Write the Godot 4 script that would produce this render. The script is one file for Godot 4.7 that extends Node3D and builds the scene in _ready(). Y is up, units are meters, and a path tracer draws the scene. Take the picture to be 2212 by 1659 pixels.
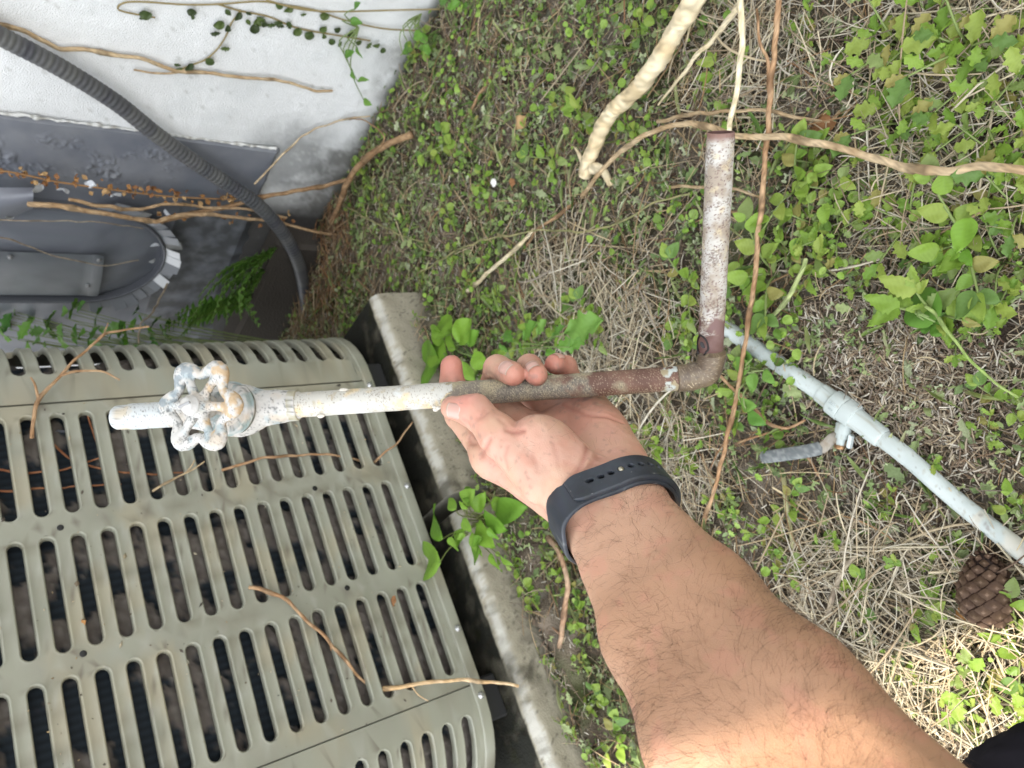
extends Node3D
# The pose of the camera was solved from the louvre grid of the condenser: lengths in metres, y up,
# the louvred front lies in z = 0, the house wall in x = 0.503, the ground in y = 0.
const LENS := 1661.0          # focal length in units of a 2212 x 1659 picture
const ROW := 0.031            # spacing of the louvre rows
const WALL_X := 0.503
var right_axis := Vector3(-0.369958, -0.772328, 0.516373)
var down_axis := Vector3(-0.855614, 0.066662, -0.513305)
var forward_axis := Vector3(0.362017, -0.631717, -0.685476)
var eye := Vector3(-0.515621, 0.741236, 0.952759)
var names := {}
var rng := RandomNumberGenerator.new()
var simplex := FastNoiseLite.new()
var fractal := FastNoiseLite.new()
var cells := FastNoiseLite.new()

# ---------------------------------------------------------------- where things are
func ray(x: float, y: float) -> Vector3:
	return right_axis * ((x - 1106.0) / LENS) + down_axis * ((y - 829.5) / LENS) + forward_axis
func P(x: float, y: float, depth: float) -> Vector3:
	return eye + ray(x, y) * depth
func G(x: float, y: float, height := 0.0) -> Vector3:
	var d := ray(x, y)
	return eye + d * ((height - eye.y) / d.y)
func W(x: float, y: float, off := 0.0) -> Vector3:
	var d := ray(x, y)
	return eye + d * ((WALL_X - off - eye.x) / d.x)
func A(x: float, y: float, off := 0.0) -> Vector3:
	var d := ray(x, y)
	return eye + d * ((off - eye.z) / d.z)

# ---------------------------------------------------------------- noise
func sn(p: Vector3, s: float) -> float:
	return simplex.get_noise_3d(p.x * s, p.y * s, p.z * s)
func fn(p: Vector3, s: float) -> float:
	return fractal.get_noise_3d(p.x * s, p.y * s, p.z * s)
func rr(a: float, b: float) -> float:
	return rng.randf_range(a, b)
func pick(list: Array):
	return list[rng.randi() % list.size()]

# ---------------------------------------------------------------- mesh building
class Mesher:
	var v := PackedVector3Array()
	var n := PackedVector3Array()
	var c := PackedColorArray()
	var uv := PackedVector2Array()
	var ix := PackedInt32Array()
	func vert(p: Vector3, nn: Vector3, col: Color) -> int:
		v.append(p); n.append(nn); c.append(col)
		return v.size() - 1
	func tri(a: int, b: int, d: int) -> void:
		var g := (v[b] - v[a]).cross(v[d] - v[a])
		if g.dot(n[a] + n[b] + n[d]) > 0.0:
			ix.append(a); ix.append(d); ix.append(b)
		else:
			ix.append(a); ix.append(b); ix.append(d)
	func quad(a: int, b: int, d: int, e: int) -> void:
		tri(a, b, d); tri(a, d, e)
	func flat(p: Array, col: Color, nn := Vector3.ZERO) -> void:
		# a convex face with its own corners
		var f := nn
		if f == Vector3.ZERO:
			f = (p[1] - p[0]).cross(p[2] - p[0]).normalized()
		var k := v.size()
		for q in p:
			vert(q, f, col)
		for i in range(1, p.size() - 1):
			tri(k, k + i, k + i + 1)
	func grid(w: int, h: int, pos: PackedVector3Array, col: PackedColorArray, side: float, closed := false) -> void:
		# w columns (closed joins the last to the first), h rows; side is the sign of the normals
		var k := v.size()
		var nn := PackedVector3Array()
		nn.resize(w * h)
		var last := w if closed else w - 1
		for j in h - 1:
			for i in last:
				var a := j * w + i
				var b := j * w + (i + 1) % w
				var d := b + w
				var e := a + w
				var g := (pos[d] - pos[a]).cross(pos[e] - pos[b]) * side
				nn[a] += g; nn[b] += g; nn[d] += g; nn[e] += g
		for i in w * h:
			v.append(pos[i]); n.append(nn[i].normalized()); c.append(col[i])
		for j in h - 1:
			for i in last:
				var a := k + j * w + i
				var b := k + j * w + (i + 1) % w
				if side > 0.0:
					ix.append(a); ix.append(b + w); ix.append(b)
					ix.append(a); ix.append(a + w); ix.append(b + w)
				else:
					ix.append(a); ix.append(b); ix.append(b + w)
					ix.append(a); ix.append(b + w); ix.append(a + w)
	func box(x0: Vector3, x1: Vector3, col: Color, bevel := 0.0, basis := Basis.IDENTITY, at := Vector3.ZERO) -> void:
		# a box whose edges are cut back by bevel
		var s := (x1 - x0) * 0.5
		var m := (x0 + x1) * 0.5
		for axis in 3:
			for sg in [-1.0, 1.0]:
				var u := Vector3.ZERO; var w := Vector3.ZERO; var o := Vector3.ZERO
				o[axis] = s[axis] * sg
				u[(axis + 1) % 3] = s[(axis + 1) % 3] - bevel
				w[(axis + 2) % 3] = s[(axis + 2) % 3] - bevel
				var nn := Vector3.ZERO
				nn[axis] = sg
				flat([at + basis * (m + o - u - w), at + basis * (m + o + u - w), at + basis * (m + o + u + w), at + basis * (m + o - u + w)], col, basis * nn)
		if bevel <= 0.0:
			return
		for axis in 3:
			for sa in [-1.0, 1.0]:
				for sb in [-1.0, 1.0]:
					var b1 := (axis + 1) % 3
					var b2 := (axis + 2) % 3
					var l := Vector3.ZERO; l[axis] = s[axis] - bevel
					var p := Vector3.ZERO; p[b1] = s[b1] * sa; p[b2] = (s[b2] - bevel) * sb
					var q := Vector3.ZERO; q[b1] = (s[b1] - bevel) * sa; q[b2] = s[b2] * sb
					var nn := Vector3.ZERO; nn[b1] = sa; nn[b2] = sb
					flat([at + basis * (m + p - l), at + basis * (m + p + l), at + basis * (m + q + l), at + basis * (m + q - l)], col, (basis * nn).normalized())
		for sx in [-1.0, 1.0]:
			for sy in [-1.0, 1.0]:
				for sz in [-1.0, 1.0]:
					var sg := Vector3(sx, sy, sz)
					flat([at + basis * (m + Vector3(s.x, s.y - bevel, s.z - bevel) * sg), at + basis * (m + Vector3(s.x - bevel, s.y, s.z - bevel) * sg), at + basis * (m + Vector3(s.x - bevel, s.y - bevel, s.z) * sg)], col, (basis * sg).normalized())
	func commit() -> ArrayMesh:
		var a := []
		a.resize(Mesh.ARRAY_MAX)
		a[Mesh.ARRAY_VERTEX] = v
		a[Mesh.ARRAY_NORMAL] = n
		a[Mesh.ARRAY_COLOR] = c
		if uv.size() == v.size():
			a[Mesh.ARRAY_TEX_UV] = uv
		a[Mesh.ARRAY_INDEX] = ix
		var m := ArrayMesh.new()
		m.add_surface_from_arrays(Mesh.PRIMITIVE_TRIANGLES, a)
		return m

func curve(pts: Array, step: float) -> PackedVector3Array:
	# a smooth line through the points
	var out := PackedVector3Array()
	for i in pts.size() - 1:
		var p0: Vector3 = pts[maxi(i - 1, 0)]
		var p1: Vector3 = pts[i]
		var p2: Vector3 = pts[i + 1]
		var p3: Vector3 = pts[mini(i + 2, pts.size() - 1)]
		var k := maxi(1, int(p1.distance_to(p2) / step))
		for j in k:
			out.append(p1.cubic_interpolate(p2, p0, p3, float(j) / k))
	out.append(pts[pts.size() - 1])
	return out

func frames(pts: PackedVector3Array, first := Vector3.ZERO) -> Array:
	var us := PackedVector3Array()
	var ws := PackedVector3Array()
	var ts := PackedVector3Array()
	var u := first
	for i in pts.size():
		var t := (pts[mini(i + 1, pts.size() - 1)] - pts[maxi(i - 1, 0)]).normalized()
		if u == Vector3.ZERO:
			u = Vector3.UP if absf(t.y) < 0.8 else Vector3.RIGHT
		u = (u - t * u.dot(t)).normalized()
		us.append(u); ws.append(t.cross(u)); ts.append(t)
	return [us, ws, ts]

func tube(mb: Mesher, pts: PackedVector3Array, radii: PackedFloat32Array, sides: int, cols: PackedColorArray, capped := true) -> void:
	var fr := frames(pts)
	var pos := PackedVector3Array()
	var col := PackedColorArray()
	for i in pts.size():
		for k in sides:
			var a := TAU * k / sides
			pos.append(pts[i] + (fr[0][i] * cos(a) + fr[1][i] * sin(a)) * radii[i])
			col.append(cols[mini(i, cols.size() - 1)])
	var k0 := mb.v.size()
	mb.grid(sides, pts.size(), pos, col, tube_side(pos, sides, pts), true)
	if capped:
		for e in [0, pts.size() - 1]:
			var t: Vector3 = fr[2][e] * (-1.0 if e == 0 else 1.0)
			var m := mb.vert(pts[e] + t * radii[e] * 0.35, t, cols[mini(e, cols.size() - 1)])
			for k in sides:
				mb.tri(m, k0 + e * sides + k, k0 + e * sides + (k + 1) % sides)

func tube_side(pos: PackedVector3Array, sides: int, pts: PackedVector3Array) -> float:
	var g := (pos[1 + sides] - pos[0]).cross(pos[sides] - pos[1])
	return 1.0 if g.dot((pos[0] + pos[1]) * 0.5 - pts[0]) > 0.0 else -1.0

func fill(count: int, value: float) -> PackedFloat32Array:
	var a := PackedFloat32Array()
	a.resize(count)
	a.fill(value)
	return a

func lathe(mb: Mesher, at: Vector3, axis: Vector3, profile: Array, sides: int, col: Callable) -> void:
	# profile: [along, radius] pairs from one end to the other, turned round the axis
	var u := axis.cross(Vector3(0.3, 0.5, 0.8)).normalized()
	var w := axis.cross(u)
	var pos := PackedVector3Array()
	var cols := PackedColorArray()
	for q in profile:
		for k in sides:
			var a := TAU * k / sides
			var p: Vector3 = at + axis * q[0] + (u * cos(a) + w * sin(a)) * q[1]
			pos.append(p)
			cols.append(col.call(p))
	var side := 1.0
	mb.grid(sides, profile.size(), pos, cols, -side, true)

# ---------------------------------------------------------------- signed distance shapes
class Field:
	# round cones in groups: group 0 is joined to the nearest of the others
	var a := PackedVector3Array()
	var d := PackedVector3Array()
	var dd := PackedFloat32Array()
	var ra := PackedFloat32Array()
	var rb := PackedFloat32Array()
	var g := PackedInt32Array()
	var soft := PackedFloat32Array([0.008, 0.003, 0.003, 0.003, 0.003, 0.004, 0.004])
	var join := 0.006
	var seam := 0.0001
	func cone(p: Vector3, q: Vector3, r0: float, r1: float, group := 0) -> void:
		a.append(p); d.append(q - p); dd.append(maxf((q - p).length_squared(), 1e-9))
		ra.append(r0); rb.append(r1); g.append(group)
	func one(i: int, p: Vector3) -> float:
		var q := p - a[i]
		var h := clampf(q.dot(d[i]) / dd[i], 0.0, 1.0)
		return (q - d[i] * h).length() - ra[i] - (rb[i] - ra[i]) * h
	func at(p: Vector3, list: PackedInt32Array) -> float:
		var base := 1.0
		var rest := 1.0
		var now := 1.0
		var group := -1
		for i in list:
			var q := p - a[i]
			var h := clampf(q.dot(d[i]) / dd[i], 0.0, 1.0)
			var e := (q - d[i] * h).length() - ra[i] - (rb[i] - ra[i]) * h
			if g[i] != group:
				if group > 0:
					var b := maxf(seam - absf(now - rest), 0.0) / seam
					rest = minf(now, rest) - b * b * seam * 0.25
				elif group == 0:
					base = now
				group = g[i]
				now = e
			else:
				var k := soft[group]
				var m := maxf(k - absf(now - e), 0.0) / k
				now = minf(now, e) - m * m * k * 0.25
		if group > 0:
			var b := maxf(seam - absf(now - rest), 0.0) / seam
			rest = minf(now, rest) - b * b * seam * 0.25
		elif group == 0:
			base = now
		var j := maxf(join - absf(base - rest), 0.0) / join
		return minf(base, rest) - j * j * join * 0.25
	func all() -> PackedInt32Array:
		return PackedInt32Array(range(a.size()))
	func near(p: Vector3, reach: float) -> PackedInt32Array:
		var out := PackedInt32Array()
		for i in a.size():
			if one(i, p) < reach:
				out.append(i)
		return out
	func hit(from: Vector3, dir: Vector3, reach: float, off := 0.0) -> Vector3:
		var t := 0.0
		var list := all()
		for k in 60:
			var e := at(from + dir * t, list) - off
			if e < 0.00005 or t > reach:
				break
			t += e * 0.9
		return from + dir * t

func mesh_field(f: Field, cell: float, lo: Vector3, hi: Vector3) -> Array:
	# surface nets: [points, quads as index quadruples], built block by block
	var B := 6
	var span := cell * B
	var diag := span * 0.87
	var cell_at := {}
	var pts := PackedVector3Array()
	var edges := []
	var nb := Vector3i(((hi - lo) / span).ceil())
	for bx in nb.x:
		for by in nb.y:
			for bz in nb.z:
				var o := Vector3i(bx, by, bz) * B
				var mid := lo + Vector3(o) * cell + Vector3.ONE * span * 0.5
				var list := f.near(mid, diag + 0.045)
				if list.is_empty():
					continue
				var dm := f.at(mid, list)
				if absf(dm) > diag + 0.014:
					continue
				var val := PackedFloat32Array()
				val.resize(343)
				var c := 0
				for i in 7:
					for j in 7:
						for k in 7:
							val[c] = f.at(lo + Vector3(o.x + i, o.y + j, o.z + k) * cell, list)
							c += 1
				for i in 6:
					for j in 6:
						for k in 6:
							var b := i * 49 + j * 7 + k
							var v0 := val[b]; var v1 := val[b + 49]; var v2 := val[b + 7]; var v3 := val[b + 56]
							var v4 := val[b + 1]; var v5 := val[b + 50]; var v6 := val[b + 8]; var v7 := val[b + 57]
							var s := int(v0 < 0) + int(v1 < 0) + int(v2 < 0) + int(v3 < 0) + int(v4 < 0) + int(v5 < 0) + int(v6 < 0) + int(v7 < 0)
							if s == 0 or s == 8:
								continue
							var sum := Vector3.ZERO
							var m := 0
							var w := [v0, v1, v2, v3, v4, v5, v6, v7]
							for e in 4:
								var x0: float = w[e * 2]; var x1: float = w[e * 2 + 1]
								if (x0 < 0) != (x1 < 0):
									sum += Vector3(x0 / (x0 - x1), e & 1, e >> 1); m += 1
								var q := (e & 1) + (e >> 1) * 4
								var y0: float = w[q]; var y1: float = w[q + 2]
								if (y0 < 0) != (y1 < 0):
									sum += Vector3(e & 1, y0 / (y0 - y1), e >> 1); m += 1
								var z0: float = w[e]; var z1: float = w[e + 4]
								if (z0 < 0) != (z1 < 0):
									sum += Vector3(e & 1, e >> 1, z0 / (z0 - z1)); m += 1
							var at := Vector3i(o.x + i, o.y + j, o.z + k)
							cell_at[at] = pts.size()
							pts.append(lo + (Vector3(at) + sum / m) * cell)
							if (v0 < 0) != (v1 < 0):
								edges.append([at, 0, v0 < 0])
							if (v0 < 0) != (v2 < 0):
								edges.append([at, 1, v0 < 0])
							if (v0 < 0) != (v4 < 0):
								edges.append([at, 2, v0 < 0])
	var quads := PackedInt32Array()
	var steps := [[Vector3i(0, -1, 0), Vector3i(0, 0, -1)], [Vector3i(0, 0, -1), Vector3i(-1, 0, 0)], [Vector3i(-1, 0, 0), Vector3i(0, -1, 0)]]
	for e in edges:
		var st = steps[e[1]]
		var p: Vector3i = e[0]
		var q: Vector3i = p + st[0]
		var r: Vector3i = q + st[1]
		var s: Vector3i = p + st[1]
		if cell_at.has(q) and cell_at.has(r) and cell_at.has(s):
			if e[2]:
				quads.append_array([cell_at[p], cell_at[q], cell_at[r], cell_at[s]])
			else:
				quads.append_array([cell_at[p], cell_at[s], cell_at[r], cell_at[q]])
	return [pts, quads]

func net_normals(pts: PackedVector3Array, quads: PackedInt32Array) -> PackedVector3Array:
	var n := PackedVector3Array()
	n.resize(pts.size())
	for i in range(0, quads.size(), 4):
		var g := (pts[quads[i + 2]] - pts[quads[i]]).cross(pts[quads[i + 3]] - pts[quads[i + 1]])
		for k in 4:
			n[quads[i + k]] += g
	for i in n.size():
		n[i] = n[i].normalized()
	return n

func smooth_net(pts: PackedVector3Array, quads: PackedInt32Array, share: float) -> PackedVector3Array:
	var sum := PackedVector3Array()
	sum.resize(pts.size())
	var m := PackedFloat32Array()
	m.resize(pts.size())
	for i in range(0, quads.size(), 4):
		for k in 4:
			sum[quads[i + k]] += pts[quads[i + (k + 1) % 4]] + pts[quads[i + (k + 3) % 4]]
			m[quads[i + k]] += 2.0
	for i in pts.size():
		if m[i] > 0.0:
			sum[i] = pts[i].lerp(sum[i] / m[i], share)
		else:
			sum[i] = pts[i]
	return sum

func add_net(mb: Mesher, pts: PackedVector3Array, quads: PackedInt32Array, n: PackedVector3Array, cols: PackedColorArray) -> void:
	var k := mb.v.size()
	for i in pts.size():
		mb.vert(pts[i], n[i], cols[i])
	for i in range(0, quads.size(), 4):
		mb.quad(k + quads[i], k + quads[i + 1], k + quads[i + 2], k + quads[i + 3])

# ---------------------------------------------------------------- nodes
func numbered(called: String) -> String:
	var k: int = names.get(called, 0)
	names[called] = k + 1
	return called if k == 0 else "%s_%03d" % [called, k]
func tag(o: Node, label: String, category: String, group := "") -> void:
	o.set_meta("label", label)
	o.set_meta("category", category)
	if group:
		o.set_meta("group", group)
func thing(called: String, label: String, category: String, at: Vector3, group := "") -> Node3D:
	var o := Node3D.new()
	o.name = numbered(called)
	add_child(o)
	o.position = at
	tag(o, label, category, group)
	return o
func part(parent: Node3D, called: String, mesh: Mesh, m: Material, in_world := true) -> MeshInstance3D:
	# meshes are built in world coordinates; the part is set back by its parent's place
	var o := MeshInstance3D.new()
	o.name = called
	o.mesh = mesh
	o.material_override = m
	parent.add_child(o, true)
	if in_world and parent.get_parent() == self:
		o.position = -parent.position
	return o
func solo(called: String, mesh: Mesh, m: Material, label: String, category: String, group := "") -> MeshInstance3D:
	var o := MeshInstance3D.new()
	o.name = numbered(called)
	o.mesh = mesh
	o.material_override = m
	add_child(o)
	tag(o, label, category, group)
	return o
func structure(called: String, mesh: Mesh, m: Material) -> MeshInstance3D:
	var o := MeshInstance3D.new()
	o.name = numbered(called)
	o.mesh = mesh
	o.material_override = m
	add_child(o)
	o.set_meta("kind", "structure")
	return o

# ---------------------------------------------------------------- materials
func paint(rough: float, spec := 0.5, metal := 0.0) -> StandardMaterial3D:
	var m := StandardMaterial3D.new()
	m.vertex_color_use_as_albedo = true
	m.roughness = rough
	m.metallic_specular = spec
	m.metallic = metal
	m.cull_mode = BaseMaterial3D.CULL_DISABLED
	return m
func rough_map(kind: int, freq: float, octaves: int, bump: float, size := 512) -> ImageTexture:
	var f := FastNoiseLite.new()
	f.seed = 7 + int(freq * 1000)
	f.noise_type = kind
	f.frequency = freq
	f.fractal_octaves = octaves
	var im := f.get_seamless_image(size, size)
	im.bump_map_to_normal_map(bump)
	return ImageTexture.create_from_image(im)
func relief(m: StandardMaterial3D, tex: Texture2D, scale: float, strength: float) -> StandardMaterial3D:
	m.normal_enabled = true
	m.normal_texture = tex
	m.normal_scale = strength
	m.uv1_triplanar = true
	m.uv1_world_triplanar = true
	m.uv1_scale = Vector3.ONE * scale
	return m
func leafy(rough: float, glow: Color) -> StandardMaterial3D:
	var m := paint(rough, 0.35)
	m.backlight_enabled = true
	m.backlight = glow
	return m
# ---------------------------------------------------------------- the house wall with its flashing, oval cover and conduit
func ground_height(x: float, z: float) -> float:
	var p := Vector3(x, 0, z)
	# litter has drifted up against the front of the concrete pad
	var bank := exp(-pow((z - 0.052) / 0.026, 2.0)) * (0.038 + 0.03 * fn(p, 11.0)) if x < 0.1 and x > -0.9 else 0.0
	return 0.007 * fn(p, 9.0) + 0.003 * sn(p, 60.0) + maxf(bank, 0.0)

func spread(a: float, b: float, lo: float, hi: float, step: float, far: float) -> PackedFloat32Array:
	# coordinates that are close together between lo and hi and widen out to a and b
	var out := PackedFloat32Array()
	var s := step
	var x := lo
	var left := []
	while x - s * 1.7 > a:
		s *= 1.7
		x -= s
		left.append(x)
	left.append(a)
	left.reverse()
	for q in left:
		out.append(q)
	var k := int((hi - lo) / step)
	for i in k + 1:
		out.append(lo + (hi - lo) * i / k)
	s = step
	x = hi
	while x + s * 1.7 < b:
		s *= 1.7
		x += s
		out.append(x)
	out.append(b)
	return out

func build_ground() -> void:
	var mb := Mesher.new()
	var xs := spread(-60, 60, -1.5, 0.62, 0.012, 0)
	var zs := spread(-60, 60, -0.7, 1.5, 0.012, 0)
	var pos := PackedVector3Array()
	var col := PackedColorArray()
	for z in zs:
		for x in xs:
			var p := Vector3(x, 0, z)
			p.y = ground_height(x, z) if absf(x) < 4.0 and absf(z) < 4.0 else 0.0
			pos.append(p)
			var c := Color(0.065, 0.05, 0.037).lerp(Color(0.22, 0.18, 0.135), clampf(0.5 + 1.3 * fn(p, 16.0), 0, 1))
			c = c.lerp(Color(0.20, 0.19, 0.16), clampf(2.0 * fn(p + Vector3(7, 0, 3), 26.0) - 0.4, 0, 0.8))
			c = c.lerp(Color(0.05, 0.075, 0.02), clampf(1.6 * fn(p + Vector3(2, 5, 3), 5.0), 0, 0.6))
			col.append(c)
	mb.grid(xs.size(), zs.size(), pos, col, -1.0)
	structure("ground", mb.commit(), relief(paint(0.95, 0.2), soil_map, 9.0, 1.4))

func build_house() -> void:
	var house := thing("house", "white stuccoed house wall with peeling grey flashing and an overhanging roof edge", "house", Vector3(WALL_X, 0, 0))
	# the wall's outer skin, close-meshed where the photograph looks at it
	var mb := Mesher.new()
	var zs := spread(-6, 6, -0.62, 0.62, 0.006, 0)
	var ys := spread(-0.2, 2.4, 0.0, 0.8, 0.006, 0)
	var pos := PackedVector3Array()
	var col := PackedColorArray()
	for y in ys:
		for z in zs:
			var p := Vector3(WALL_X, y, z)
			var lump := 0.0
			if y < 1.2 and absf(z) < 1.0:
				lump = 0.0007 * fn(p, 14.0) + 0.0010 * sn(p, 170.0) + 0.004 * sn(p, 4.0)
			pos.append(p + Vector3(-lump, 0, 0))
			var c := Color(0.75, 0.755, 0.75)
			c = c.lerp(Color(0.58, 0.60, 0.60), clampf(1.0 * fn(p, 7.0) - 0.25, 0, 0.3))
			# splashed earth and soot near the ground and below the flashing
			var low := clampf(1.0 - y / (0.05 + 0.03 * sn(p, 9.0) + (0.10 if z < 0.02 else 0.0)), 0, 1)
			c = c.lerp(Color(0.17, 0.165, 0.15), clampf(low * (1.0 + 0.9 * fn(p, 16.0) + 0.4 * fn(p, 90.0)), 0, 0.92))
			var smear := clampf(1.3 - Vector2(y - 0.13, z + 0.02).length() / 0.09, 0, 1)
			c = c.lerp(Color(0.15, 0.155, 0.155), clampf(smear * (0.8 + 0.5 * fn(p, 16.0) + 0.3 * fn(p, 90.0)), 0, 0.62))
			c = c.lerp(Color(0.45, 0.45, 0.42), clampf(5.0 * fn(p + Vector3(3, 1, 2), 150.0) - 2.6, 0, 0.6))
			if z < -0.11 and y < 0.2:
				c = c.lerp(Color(0.055, 0.052, 0.048), clampf((-0.11 - z) * 16.0, 0, 1) * clampf(1.25 + 0.5 * fn(p, 20.0), 0, 0.97))  # shadow under the flashing, painted dark into the wall
			var moss := clampf(1.0 - y / 0.025, 0, 1)
			c = c.lerp(Color(0.05, 0.06, 0.03), moss * 0.8)
			col.append(c)
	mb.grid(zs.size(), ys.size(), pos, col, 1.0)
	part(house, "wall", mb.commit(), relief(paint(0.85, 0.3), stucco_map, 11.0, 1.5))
	var core := Mesher.new()
	core.box(Vector3(WALL_X + 0.012, -0.2, -6), Vector3(WALL_X + 0.2, 2.398, 6), Color(0.6, 0.6, 0.58))
	part(house, "wall_core", core.commit(), white)
	var eave := Mesher.new()
	eave.box(Vector3(EAVE_X, 2.42, -6.2), Vector3(WALL_X + 0.3, 2.44, 6.2), Color(0.7, 0.7, 0.68))
	part(house, "soffit", eave.commit(), white)
	var fascia := Mesher.new()
	fascia.box(Vector3(EAVE_X - 0.022, 2.38, -6.2), Vector3(EAVE_X - 0.002, 2.56, 6.2), Color(0.7, 0.7, 0.68), 0.003)
	part(house, "fascia_board", fascia.commit(), white)
	var roof := Mesher.new()
	roof.box(Vector3(0, 0, -6.3), Vector3(5.2, 0.05, 6.3), Color(0.09, 0.085, 0.08), 0.0, Basis(Vector3(0, 0, 1), 0.38), Vector3(EAVE_X - 0.05, 2.57, 0))
	part(house, "roof", roof.commit(), paint(0.9))
	# grey sheet metal let onto the wall
	var fl := Mesher.new()
	pos = PackedVector3Array(); col = PackedColorArray()
	var nz := 252; var ny := 340
	for j in ny:
		for i in nz:
			var z := lerpf(-0.64, 0.005, float(i) / (nz - 1))
			var y := lerpf(0.165, 1.02, float(j) / (ny - 1))
			var p := Vector3(WALL_X, y, z)
			if j == 0:
				y += 0.006 * sn(p, 30.0) - 0.03 * clampf(-(z + 0.12) * 4.0, 0, 1)
			var gunk := clampf(1.0 - absf(z + 0.075 + 0.02 * sn(p, 8.0)) / 0.06, 0, 1) * clampf((y - 0.2) * 8.0, 0, 1) * clampf(0.35 + 3.0 * fn(p, 11.0), 0, 1)
			var off := 0.0075 + gunk * (0.0075 * pow(maxf(0.0, 1.0 - 3.0 * absf(sn(Vector3(0, y * 0.45, z) + Vector3(0, 0.03 * sn(p, 22.0), 0.02 * sn(p + Vector3(1, 1, 1), 30.0)), 50.0))), 2.0) + 0.003 * maxf(0.0, fn(p, 90.0))) + 0.002 * sn(p, 6.0)
			if i == nz - 1 or j == 0:
				off = 0.0
			pos.append(Vector3(WALL_X - off, y, z))
			var c := Color(0.125, 0.134, 0.158).lerp(Color(0.18, 0.187, 0.205), clampf(0.5 + fn(p, 10.0), 0, 1))
			c = c.lerp(Color(0.23, 0.24, 0.26), gunk * clampf(2.2 * fn(p, 70.0) - 0.15, 0, 0.8))
			c = c.lerp(Color(0.045, 0.046, 0.046), gunk * clampf(2.0 * fn(p + Vector3(4, 4, 4), 50.0) - 0.3, 0, 0.7))
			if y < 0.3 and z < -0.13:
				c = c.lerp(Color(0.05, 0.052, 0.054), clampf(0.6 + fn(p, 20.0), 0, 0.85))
			col.append(c)
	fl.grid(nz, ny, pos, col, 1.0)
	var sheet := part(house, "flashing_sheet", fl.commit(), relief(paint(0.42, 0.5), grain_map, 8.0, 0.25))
	var bead := Mesher.new()
	var bl := PackedVector3Array(); var br := PackedFloat32Array(); var bc := PackedColorArray()
	for i in 230:
		var y := lerpf(0.17, 1.02, i / 229.0)
		var p := Vector3(WALL_X, y, 0.0065)
		bl.append(p + Vector3(-0.003, 0, 0.003 * fn(p, 40.0)))
		br.append(0.0016 + 0.0042 * maxf(0.0, fn(p + Vector3(2, 2, 2), 45.0)))
		bc.append(Color(0.62, 0.62, 0.60).lerp(Color(0.30, 0.29, 0.26), clampf(0.4 + 2.0 * fn(p, 70.0), 0, 1)))
	tube(bead, bl, br, 8, bc)
	part(house, "caulk_bead", bead.commit(), white)
	# curled flakes of old sealant
	for k in 60:
		var f := Mesher.new()
		var z := -0.075 + rr(-0.055, 0.055)
		var y := rr(0.22, 0.60)
		var big := rr(0.006, 0.018)
		var b := Basis(Vector3(1, 0, 0), rr(0, TAU)) * Basis(Vector3(0, 0, 1), rr(-0.5, 0.5)) * Basis(Vector3(0, 1, 0), rr(-0.5, 0.5))
		var cc := Color(0.15, 0.16, 0.18) if rng.randf() < 0.8 else Color(0.42, 0.43, 0.45)
		var o := part(sheet, "sealant_flake", leaf_kinds[5], plain(cc, 0.5), false)
		o.transform = Transform3D((Basis(Vector3(0, 0, 1), PI / 2) * b).scaled_local(Vector3.ONE * big * 1.3), Vector3(-0.0125, y, z))

func oval(a: float, grow := 0.0) -> Vector2:
	# outline of the oval cover as (y, z) about its centre
	var r := 0.128 + grow
	var y := r * cos(a)
	return Vector2(y + (0.13 if cos(a) > 0.0 else -0.045), r * sin(a))

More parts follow.
